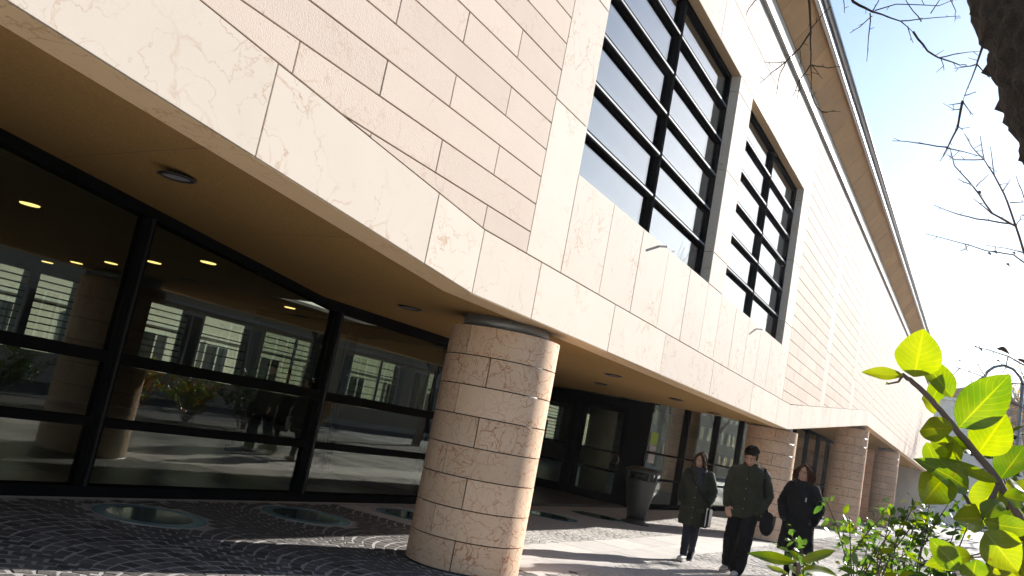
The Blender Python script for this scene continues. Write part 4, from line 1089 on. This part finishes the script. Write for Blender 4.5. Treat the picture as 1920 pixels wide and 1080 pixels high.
def shrub(name, label, loc, rx, ry, h, nleaf, ls, mats, group, seed, nst=26, long_twigs=0):
    r = random.Random(seed); e = empty(name, loc); tag(e, label, 'shrub', group)
    st = MB(); tips = []
    for k in range(nst):
        a = r.uniform(0, 6.283); q = math.sqrt(r.random()); top = Vector((rx*q*math.cos(a), ry*q*math.sin(a), h*(.55+.45*math.sqrt(max(0, 1-q*q)))*r.uniform(.75, 1.08)))
        b0 = Vector((r.uniform(-.12, .12), r.uniform(-.12, .12), 0)); md = b0.lerp(top, .5)+Vector((top.x*.12, top.y*.12, h*.06))
        pts = [b0, b0.lerp(md, .5)+Vector((r.uniform(-.03, .03),)*3), md, md.lerp(top, .5)+Vector((r.uniform(-.04, .04),)*3), top]
        st.tube(pts, [.009, .007, .0055, .004, .002], 5); tips.append(pts)
        for j in range(3):
            i = r.choice((1, 2, 3)); p = pts[i].lerp(pts[i+1], r.random()); q2 = p+Vector((r.uniform(-1, 1)*rx*.45, r.uniform(-1, 1)*ry*.45, r.uniform(.02, .3)*h))
            st.tube([p, p.lerp(q2, .5)+Vector((0, 0, .02)), q2], [.0035, .0028, .0015], 4); tips.append([p, p.lerp(q2, .33), p.lerp(q2, .5), p.lerp(q2, .75), q2])
    st.build('stems', 'twig', e)
    lm = {mt: MB() for mt, w in mats}
    names = [mt for mt, w in mats]; ws = [w for mt, w in mats]
    for k in range(nleaf):
        pts = r.choice(tips); i = r.choice((1, 2, 2, 3, 3, 3)); p = pts[i].lerp(pts[i+1], r.random())+Vector((r.gauss(0, .028), r.gauss(0, .028), r.gauss(0, .028)))
        d = Vector((r.gauss(0, 1), r.gauss(0, 1), r.gauss(.3, .6))).normalized(); n_ = Vector((r.gauss(0, .6), r.gauss(0, .6), 1)).normalized(); L = ls*r.uniform(.6, 1.25); s_ = d.cross(n_)
        if s_.length < .1: continue
        s_.normalize(); nn = s_.cross(d); w = L*.26
        m1 = p+d*L*.35+nn*L*.05; m2 = p+d*L*.7+nn*L*.04; tp = p+d*L-nn*L*.06
        lm[r.choices(names, ws)[0]].add([p, m1+s_*w, m2+s_*w*.8, tp, m2-s_*w*.8, m1-s_*w, m1-nn*L*.03, m2-nn*L*.03], [(0, 6, 1), (1, 6, 7, 2), (2, 7, 3), (0, 5, 6), (5, 4, 7, 6), (4, 3, 7)])
    for mt in names: tag(lm[mt].build('foliage', mt, e), kind='stuff')
    return e, tips
shrub('small_leaf_shrub', 'rounded small-leaved green shrub right of the walkers', (4.55, .42, .05), .62, .42, 1.50, 2700, .052, [('leaf_small', 1.0), ('leaf_big', .22)], None, 11, 30)
shrub('small_leaf_shrub', 'dark small-leaved shrub behind the large yellow-green leaves at the right edge', (4.1, -.22, .05), .55, .40, 1.62, 3000, .05, [('leaf_small', .8), ('leaf_dark', .6)], None, 12, 28)
shrub('small_leaf_shrub', 'low green shrub at the bottom right corner, under the large leaves', (2.7, .12, .05), .40, .3, 1.12, 1800, .05, [('leaf_small', 1.0), ('leaf_big', .5)], None, 13, 24)
BL = ['with orange leaves reflected in the left glass', 'with green and orange leaves further along the bed', 'of dark evergreen leaves beyond', 'with sparse orange leaves', 'of dense green leaves opposite the entrance', 'with a few orange leaves near the road', 'of dark leaves near the far end', 'at the far end of the bed']
for k in range(8):
    x = 6.4+k*1.75+rnd.uniform(-.25, .25)
    mats = [[('leaf_orange', .6), ('leaf_small', .6)], [('leaf_small', 1), ('leaf_orange', .25)], [('leaf_dark', 1)], [('leaf_orange', .5), ('leaf_dark', .6)]][k % 4]
    shrub('bed_shrub', 'waist-high planting bed shrub '+BL[k], (x, -.9+rnd.uniform(-.5, .35), .05), .95, .8, rnd.uniform(1.1, 1.5), 2200, .085, mats, 'shrubs in the planting bed', 40+k, 18)

# ---- trees
def grow(mb, r, p, d, L, rad, depth, tips, spread=.55, up=.12, seg=6):
    pts = [p]; rr = [rad]; n = 4
    for i in range(n):
        d = (d+Vector((r.gauss(0, .10), r.gauss(0, .10), r.gauss(up*.4, .07)))).normalized(); p = p+d*(L/n); pts.append(p); rr.append(rad*(1-.42*(i+1)/n))
    mb.tube(pts, rr, max(4, seg), cap=depth == 0)
    if depth == 0: tips.append((pts[-2], p, d)); return
    for k in range(r.choice((2, 3, 3))):
        t = r.uniform(.35, 1.0); q = pts[min(n-1, int(t*n))].lerp(pts[min(n, int(t*n)+1)], (t*n) % 1) if t < .98 else p
        a = r.uniform(0, 6.283); o_ = d.orthogonal().normalized(); o_ = Matrix.Rotation(a, 3, d) @ o_
        nd = (d*(1-spread*.5)+o_*spread*r.uniform(.7, 1.3)+Vector((0, 0, up))).normalized()
        grow(mb, r, q, nd, L*r.uniform(.58, .8), rad*.55, depth-1, tips, spread, up, seg-1)
    grow(mb, r, p, d, L*.75, rad*.58, depth-1, tips, spread, up, seg-1)
def tree(name, label, loc, h, r0_, seed, depth=4, leaf=None, nleaf=0, ls=.09, group=None, bark='twig', lean=(0, 0)):
    r = random.Random(seed); e = empty(name, loc); tag(e, label, 'tree', group)
    t = MB(); pts = [Vector((lean[0]*z+r.uniform(-.03, .03)*h*.3, lean[1]*z+r.uniform(-.03, .03)*h*.3, z)) for z in (0, .08*h, .16*h, .24*h, .33*h)]
    pts[0] = Vector((0, 0, -.05)); t.tube(pts, [r0_*1.35, r0_*1.05, r0_*.95, r0_*.88, r0_*.8], 10); t.build('trunk', bark, e, True)
    c = MB(); tips = []
    for k in range(4):
        a = k*1.6+r.uniform(-.4, .4); grow(c, r, pts[-1]-Vector((0, 0, .02*h*(k % 2))), Vector((.5*math.cos(a), .5*math.sin(a), .85)).normalized(), h*.24, r0_*.5, depth, tips)
    cr = c.build('crown', bark, e)
    if leaf:
        b = MB()
        for k in range(nleaf):
            q0, q1, d = r.choice(tips); p = q0.lerp(q1, r.random())+Vector((r.gauss(0, .10), r.gauss(0, .10), r.gauss(0, .10))); u_ = Vector((r.gauss(0, 1), r.gauss(0, 1), r.gauss(-.3, .7))).normalized(); v_ = u_.orthogonal().normalized(); L = ls*r.uniform(.6, 1.3)
            b.add([p, p+u_*L*.5+v_*L*.32, p+u_*L, p+u_*L*.5-v_*L*.32], [(0, 1, 2, 3)])
        tag(b.build('leaves', leaf, cr), kind='stuff')
    return e
tree('street_tree', 'bare street tree with pale branches beyond the shrubs at the right edge', (27, -2.9, 0), 9.0, .13, 5, 4, 'leaf_yellow', 60, .12, 'street trees', 'twig_pale')
tree('street_tree', 'thin tree keeping yellow leaves, further down the street', (38, -2.4, 0), 8.0, .14, 6, 4, 'leaf_yellow', 700, .14, 'street trees', 'twig_pale')
tree('street_tree', 'bare tree far down the street beside the end of the building', (52, -1.6, 0), 9.0, .16, 8, 4, 'leaf_yellow', 300, .16, 'street trees', 'twig_pale')
tree('street_tree', 'large bare tree far down the street', (66, -2.5, 0), 12.0, .22, 9, 4, None, 0, .1, 'street trees', 'twig_pale')
for k, (x, nm) in enumerate(((14, 'first'), (23, 'second'), (33, 'third'), (44, 'fourth'))):
    tree('street_tree', 'dark bare tree across the road, '+nm+' from the left in the reflections', (x, -14.2, 0), 11.0, .24, 20+k, 4, 'leaf_yellow', 250, .14, 'trees across the road', 'bark')
# leaning trunk overhead
lt = empty('leaning_tree', (5.6, -1.25, 0)); LT = lt.location.copy(); tag(lt, 'dark rough-barked tree leaning into the top right corner with bare twigs', 'tree')
cpx = [((2200, 800), 5.0), ((2165, 520), 5.0), ((2120, 300), 5.0), ((2032, 100), 5.0), ((1985, -20), 5.05), ((1955, -170), 5.1), ((1945, -420), 5.2)]
cp = [Vector((5.6, -1.25, -.05))]+[at_depth(*p, d) for p, d in cpx]; crad = [.60, .52, .48, .47, .46, .455, .45, .44]
fine = []; fr_ = []
for i in range(len(cp)-1):
    for k in range(14):
        t = k/14; fine.append(cp[i].lerp(cp[i+1], t)); fr_.append(crad[i]*(1-t)+crad[i+1]*t)
for _ in range(12): fine = [fine[0]]+[(fine[i-1]+fine[i]*2+fine[i+1])/4 for i in range(1, len(fine)-1)]+[fine[-1]]
b = MB(); b.tube([p-LT for p in fine], fr_, 90, cap=False)
vs = []
for i, v in enumerate(b.v):
    c_ = fine[i//90]-LT; v = Vector(v); n_ = (v-c_).normalized()
    dsp = .055*noise.noise(v*2.7)+.05*noise.noise(v*7)+.04*noise.noise(v*16)+.022*noise.noise(v*38)
    vs.append(v+n_*dsp)
b.v = vs; b.build('trunk', 'bark', lt, True)
def pl(*pts, d=3.0, r=.010, r1=.003):
    """twig drawn through photo points at one depth"""
    P_ = [at_depth(x, y, d+.10*math.sin(x*.05+y*.03)) for x, y in pts]; n = len(P_)
    fine = []; 
    for i in range(n-1):
        for k in range(3): fine.append(P_[i].lerp(P_[i+1], k/3)+Vector((rnd.gauss(0, 1), rnd.gauss(0, 1), rnd.gauss(0, 1)))*.0014)
    fine.append(P_[-1]); N = len(fine)
    return fine, [r+(r1-r)*i/(N-1) for i in range(N)]
def twig(root, lines, d, k=1.0, mat='twig', buds=True):
    o = root.location; b = MB()
    for ln in lines:
        th = ln[0]; f_, r_2 = pl(*ln[1:], d=d, r=.00135*th*k*d/3, r1=.0009*k*d/3)
        b.tube([p-o for p in f_], r_2, 6)
        if buds:
            for p in f_[2::3]: 
                q = p+Vector((rnd.gauss(0, 1), rnd.gauss(0, 1), rnd.gauss(0, 1)))*.016*d/3
                b.tube([p-o, q-o], [r_2[-1]*1.3, r_2[-1]*.8], 5)
    return b.build('twig', mat, root, True)
T1 = [(4.2, (1512, -160), (1518, 0), (1520, 60), (1520, 120), (1522, 180)), (1.6, (1522, 180), (1530, 200), (1545, 212), (1566, 207)), (2.4, (1520, 60), (1500, 90), (1475, 115), (1450, 135), (1424, 156)),
      (1.4, (1475, 115), (1460, 118), (1430, 116)), (1.6, (1520, 122), (1500, 150), (1487, 180)), (1.5, (1520, 122), (1552, 127), (1590, 124)), (1.4, (1475, 115), (1462, 140), (1456, 176)), (1.5, (1519, 56), (1535, 36), (1558, 12)),
      (1.2, (1522, 122), (1542, 148)), (1.2, (1500, 92), (1502, 125)), (1.2, (1522, 180), (1531, 172)), (1.4, (1440, -30), (1405, 16), (1400, 22)), (1.1, (1500, 150), (1495, 185))]
T2 = [(4.4, (1575, -60), (1600, 3), (1635, 22), (1690, 40), (1712, 60)), (3.0, (1712, 60), (1740, 95), (1760, 108), (1800, 122), (1812, 120)), (1.6, (1635, 22), (1645, 5), (1655, -20)), (1.5, (1690, 40), (1730, 35), (1800, 30)), (1.8, (1632, 25), (1629, 70), (1625, 115)),
      (1.5, (1760, 108), (1800, 100), (1836, 96)), (1.3, (1702, 50), (1712, 80)), (1.5, (1728, 40), (1705, 12), (1690, -20)), (1.5, (1640, 20), (1680, 8), (1760, 10), (1800, -5)), (1.3, (1635, 30), (1612, 50), (1594, 62)), (1.3, (1770, -25), (1792, 20), (1790, 40)), (1.3, (1745, 25), (1772, -15)), (1.2, (1582, 0), (1583, 24)), (1.2, (1765, 110), (1770, 132))]
T3 = [(4.6, (1850, 40), (1842, 88), (1830, 125), (1805, 190)), (3.4, (1805, 190), (1795, 240), (1775, 280), (1762, 303)), (1.8, (1830, 122), (1812, 125), (1789, 128)), (1.8, (1832, 122), (1845, 135), (1856, 146)), (1.4, (1805, 193), (1778, 197)), (1.5, (1806, 193), (1825, 216)),
      (1.7, (1775, 277), (1720, 268), (1673, 264)), (1.5, (1775, 277), (1810, 285), (1844, 294)), (1.3, (1808, 180), (1830, 172)), (1.2, (1795, 235), (1806, 244)), (1.2, (1800, 205), (1784, 207))]
for T, d_ in ((T1, 4.2), (T2, 4.4), (T3, 4.7)): twig(lt, T, d_, 1.1, 'twig_dark')
b = MB(); P0 = at_depth(1955, -170, 5.1); ends = [at_depth(1512, -160, 4.2), at_depth(1575, -60, 4.4), at_depth(1440, -30, 4.2), at_depth(1655, -20, 4.4), at_depth(1690, -20, 4.4), at_depth(1800, -5, 4.4)]
hub = at_depth(1640, -230, 4.4); b.tube([p-LT for p in (P0, at_depth(1800, -260, 4.7), hub)], [.08, .05, .03], 8)
for q in ends: b.tube([p-LT for p in (hub, hub.lerp(q, .5)+Vector((0, 0, .03)), q)], [.012, .009, .005], 6)
b.build('limb', 'bark', lt, True)
# pale sapling behind
sp = empty('sapling', (4.9, -.45, .05)); tag(sp, 'thin bare sapling with a few brown leaves below the leaning trunk', 'tree'); SPo = sp.location.copy()
T4 = [(3.6, (1960, 640), (1935, 520), (1920, 470), (1890, 380), (1865, 330), (1845, 300), (1838, 255)), (2.6, (1905, 425), (1860, 400), (1825, 350), (1790, 310), (1780, 275)), (1.8, (1897, 420), (1830, 410), (1785, 398), (1750, 384)), (1.8, (1945, 510), (1900, 478), (1850, 470), (1800, 455), (1735, 438)), (1.4, (1845, 300), (1790, 300), (1776, 290)),
      (1.4, (1845, 300), (1822, 275), (1808, 250)), (1.4, (1825, 350), (1796, 335)), (1.3, (1830, 350), (1850, 330)), (1.3, (1865, 330), (1857, 275)), (1.4, (1860, 400), (1825, 372)), (1.3, (1880, 360), (1895, 335)), (1.4, (1970, 490), (1905, 470), (1845, 459)), (1.2, (1810, 458), (1815, 472)), (1.3, (1895, 380), (1930, 378)), (1.6, (1960, 420), (1920, 370), (1905, 330)), (1.2, (1905, 425), (1915, 405), (1930, 403))]
T5 = [(2.4, (2000, 760), (1930, 690), (1890, 668), (1850, 655), (1828, 651)), (1.6, (1890, 668), (1885, 690), (1880, 700)), (1.6, (1960, 720), (1900, 720), (1850, 708), (1800, 690), (1760, 682)), (1.4, (1850, 708), (1825, 672)), (1.5, (1980, 800), (1920, 765), (1870, 745), (1830, 740)), (1.4, (1930, 690), (1925, 655)), (1.4, (1800, 690), (1775, 715))]
twig(sp, T4, 5.2, 1.25, 'twig'); twig(sp, T5, 5.2, 1.2, 'twig')
stem([(1960, 640), (1990, 780), (2010, 900)][::-1], [5.2, 5.2, 5.2], [.016, .013, .010], sp, 'trunk', 'twig', base=(4.9, -.45, .05))
for (x, y, w) in ((1838, 361, 12), (1857, 476, 12), (1867, 473, 12), (1903, 475, 11), (1892, 497, 13), (1836, 652, 18), (1880, 655, 22), (1875, 678, 14), (1801, 677, 9), (1914, 675, 20)):
    a = at_depth(x-w*.5, y-2, 5.2); c = at_depth(x+w*.5, y+3, 5.22); vs, fs = leaf_verts(a, c, w*.55/FPX*5.2, (CAM-a)+Vector((.3*w, 0, 2)), .4, 5, .5); mk('leaf', local(vs, SPo), fs, 'twig', sp)

# street lamp with a hooked arm
pb = at_depth(1905, 850, 21.0); pb.z = 0
e = empty('street_lamp', pb); tag(e, 'tall grey street lamp with a hooked arm behind the large leaves', 'street lamp')
top = at_depth(1917, 716, 21.0)-pb; topz = top.z
MB().tube([(0, 0, 0), (0, 0, 1.0), (0, 0, topz)], [.07, .05, .045], 10).build('pole', 'lampgrey', e, True)
hook = [at_depth(x, y, 21.0)-pb for x, y in ((1912, 706), (1900, 692), (1882, 685), (1864, 688), (1851, 697), (1846, 708))]
MB().tube([(0, 0, topz)]+[tuple(p) for p in hook], .035, 8).build('arm', 'lampgrey', e, True)
MB().lathe([(.03, .12), (.10, .06), (.16, 0), (.15, -.03)], hook[-1].x, hook[-1].y, 14, hook[-1].z-.08).build('lamp_shade', 'lampgrey', e, True)

# ================================================================== ACROSS THE ROAD (seen in the glass) AND BEHIND
def block(name, label, x0, x1, yf, depth, h, wallm, roofm, storeys, nwin, facing, shutters=True, wz0=1.0):
    e = empty(name, ((x0+x1)/2, yf, 0)); tag(e, label, 'building'); ox, oy = e.location.x, e.location.y
    ya, yb = (yf-depth, yf) if facing > 0 else (yf, yf+depth)
    MB().box(x0-ox, x1-ox, ya-oy, yb-oy, -.15, h).build('wall', wallm, e)
    MB().box(x0-ox-.3, x1-ox+.3, ya-oy-.35, yb-oy+.35, h+.002, h+.35).build('cornice', 'trim', e)
    MB().add([(x0-ox-.3, ya-oy-.3, h+.352), (x1-ox+.3, ya-oy-.3, h+.352), (x1-ox+.3, yb-oy+.3, h+.352), (x0-ox-.3, yb-oy+.3, h+.352), (x0-ox+1, (ya+yb)/2-oy, h+2.2), (x1-ox-1, (ya+yb)/2-oy, h+2.2)],
             [(0, 1, 5, 4), (2, 3, 4, 5), (1, 2, 5), (3, 0, 4)]).build('roof', roofm, e)
    sh_ = h/storeys; sp_ = (x1-x0)/nwin; f = facing
    for s_ in range(storeys):
        MB().box(x0-ox-.02, x1-ox+.02, min(0, f*.12), max(0, f*.12), (s_+1)*sh_-.20, (s_+1)*sh_-.05).build('string_course', 'trim', e)
        for k in range(nwin):
            cx = x0-ox+sp_*(k+.5); ww = min(1.25, sp_*.45); z0 = s_*sh_+wz0; z1 = (s_+1)*sh_-.55
            w = MB().box(cx-ww/2-.14, cx+ww/2+.14, min(0, f*.08), max(0, f*.08), z0-.12, z1+.14).build('window', 'trim', e)
            MB().box(cx-ww/2, cx+ww/2, min(f*.08, f*.10), max(f*.08, f*.10), z0, z1).build('pane', 'dark_glass', w)
            MB().box(cx-.04, cx+.04, min(f*.10, f*.13), max(f*.10, f*.13), z0, z1).build('mullion', 'trim', w)
            if shutters and (k+s_) % 3 != 1:
                for sx in (-1, 1):
                    c2 = cx+sx*(ww/2+.14+ww*.25); MB().box(c2-ww*.24, c2+ww*.24, min(f*.01, f*.07), max(f*.01, f*.07), z0, z1).build('shutter', 'shutter', w)
    return e
block('town_house', 'cream rendered town house across the road, reflected at the left', -6, 22, -17.5, 10, 11, 'plaster', 'roof', 3, 9, 1)
block('town_house', 'ochre rendered town house across the road, reflected right of the entrance', 22.6, 48, -17.0, 10, 12.5, 'plaster2', 'roof', 3, 8, 1)
block('town_house', 'long pale town house furthest down the opposite side of the road', 48.6, 95, -17.5, 10, 10.5, 'plaster', 'roof', 3, 14, 1)
block('town_house', 'tall cream town house beyond the long pale one across the road', 96, 150, -17.2, 10, 13, 'plaster2', 'roof', 4, 16, 1)
block('town_house', 'last pale town house at the far end of the opposite row', 151, 215, -17.5, 10, 12, 'plaster', 'roof', 3, 18, 1)
block('rear_block', 'pale louvred block behind the building seen through the rear windows', -5, 75, 33, 8, 9, 'plaster', 'roof', 3, 22, -1, False)
block('end_house', 'pale house closing the far end of the street', 105, 130, -3, 10, 13, 'plaster', 'roof', 3, 8, -1)

fl = MB(); r = random.Random(3)
for k in range(46):
    x, y = (r.uniform(7, 12), r.uniform(5.9, 7.5)) if k < 26 else (r.uniform(9, 20), r.uniform(1.2, 4))
    a = r.uniform(0, 6.283); L = r.uniform(.03, .06); d = Vector((math.cos(a), math.sin(a), r.uniform(-.1, .35))); n_ = Vector((-math.sin(a), math.cos(a), .1)); p = Vector((x, y, .006))
    fl.add([p, p+d*L*.5+n_*L*.35, p+d*L, p+d*L*.5-n_*L*.35], [(0, 1, 2, 3)])
o = fl.build('fallen_leaves', 'leaf_orange'); tag(o, 'scattered small brown fallen leaves on the paving', 'leaves', kind='stuff')

# thin volume added to imitate lens glare, pales the far end of the street
hz = MB().box(-60, 260, -60, 60, -1.2, 18).build('glare_volume', 'white'); tag(hz, 'thin added volume imitating lens glare over the street', 'glare_volume', kind='stuff')
hmt = bpy.data.materials.new('glare_volume'); hmt.use_nodes = True; hn = hmt.node_tree.nodes; hn.remove(hn['Principled BSDF'])
pv_ = hn.new('ShaderNodeVolumePrincipled'); pv_.inputs['Color'].default_value = (0.95, 0.96, 1.0, 1); pv_.inputs['Density'].default_value = 0.00022; pv_.inputs['Anisotropy'].default_value = 0.6
hmt.node_tree.links.new(pv_.outputs[0], hn['Material Output'].inputs['Volume'])
hz.data.materials.clear(); hz.data.materials.append(hmt)
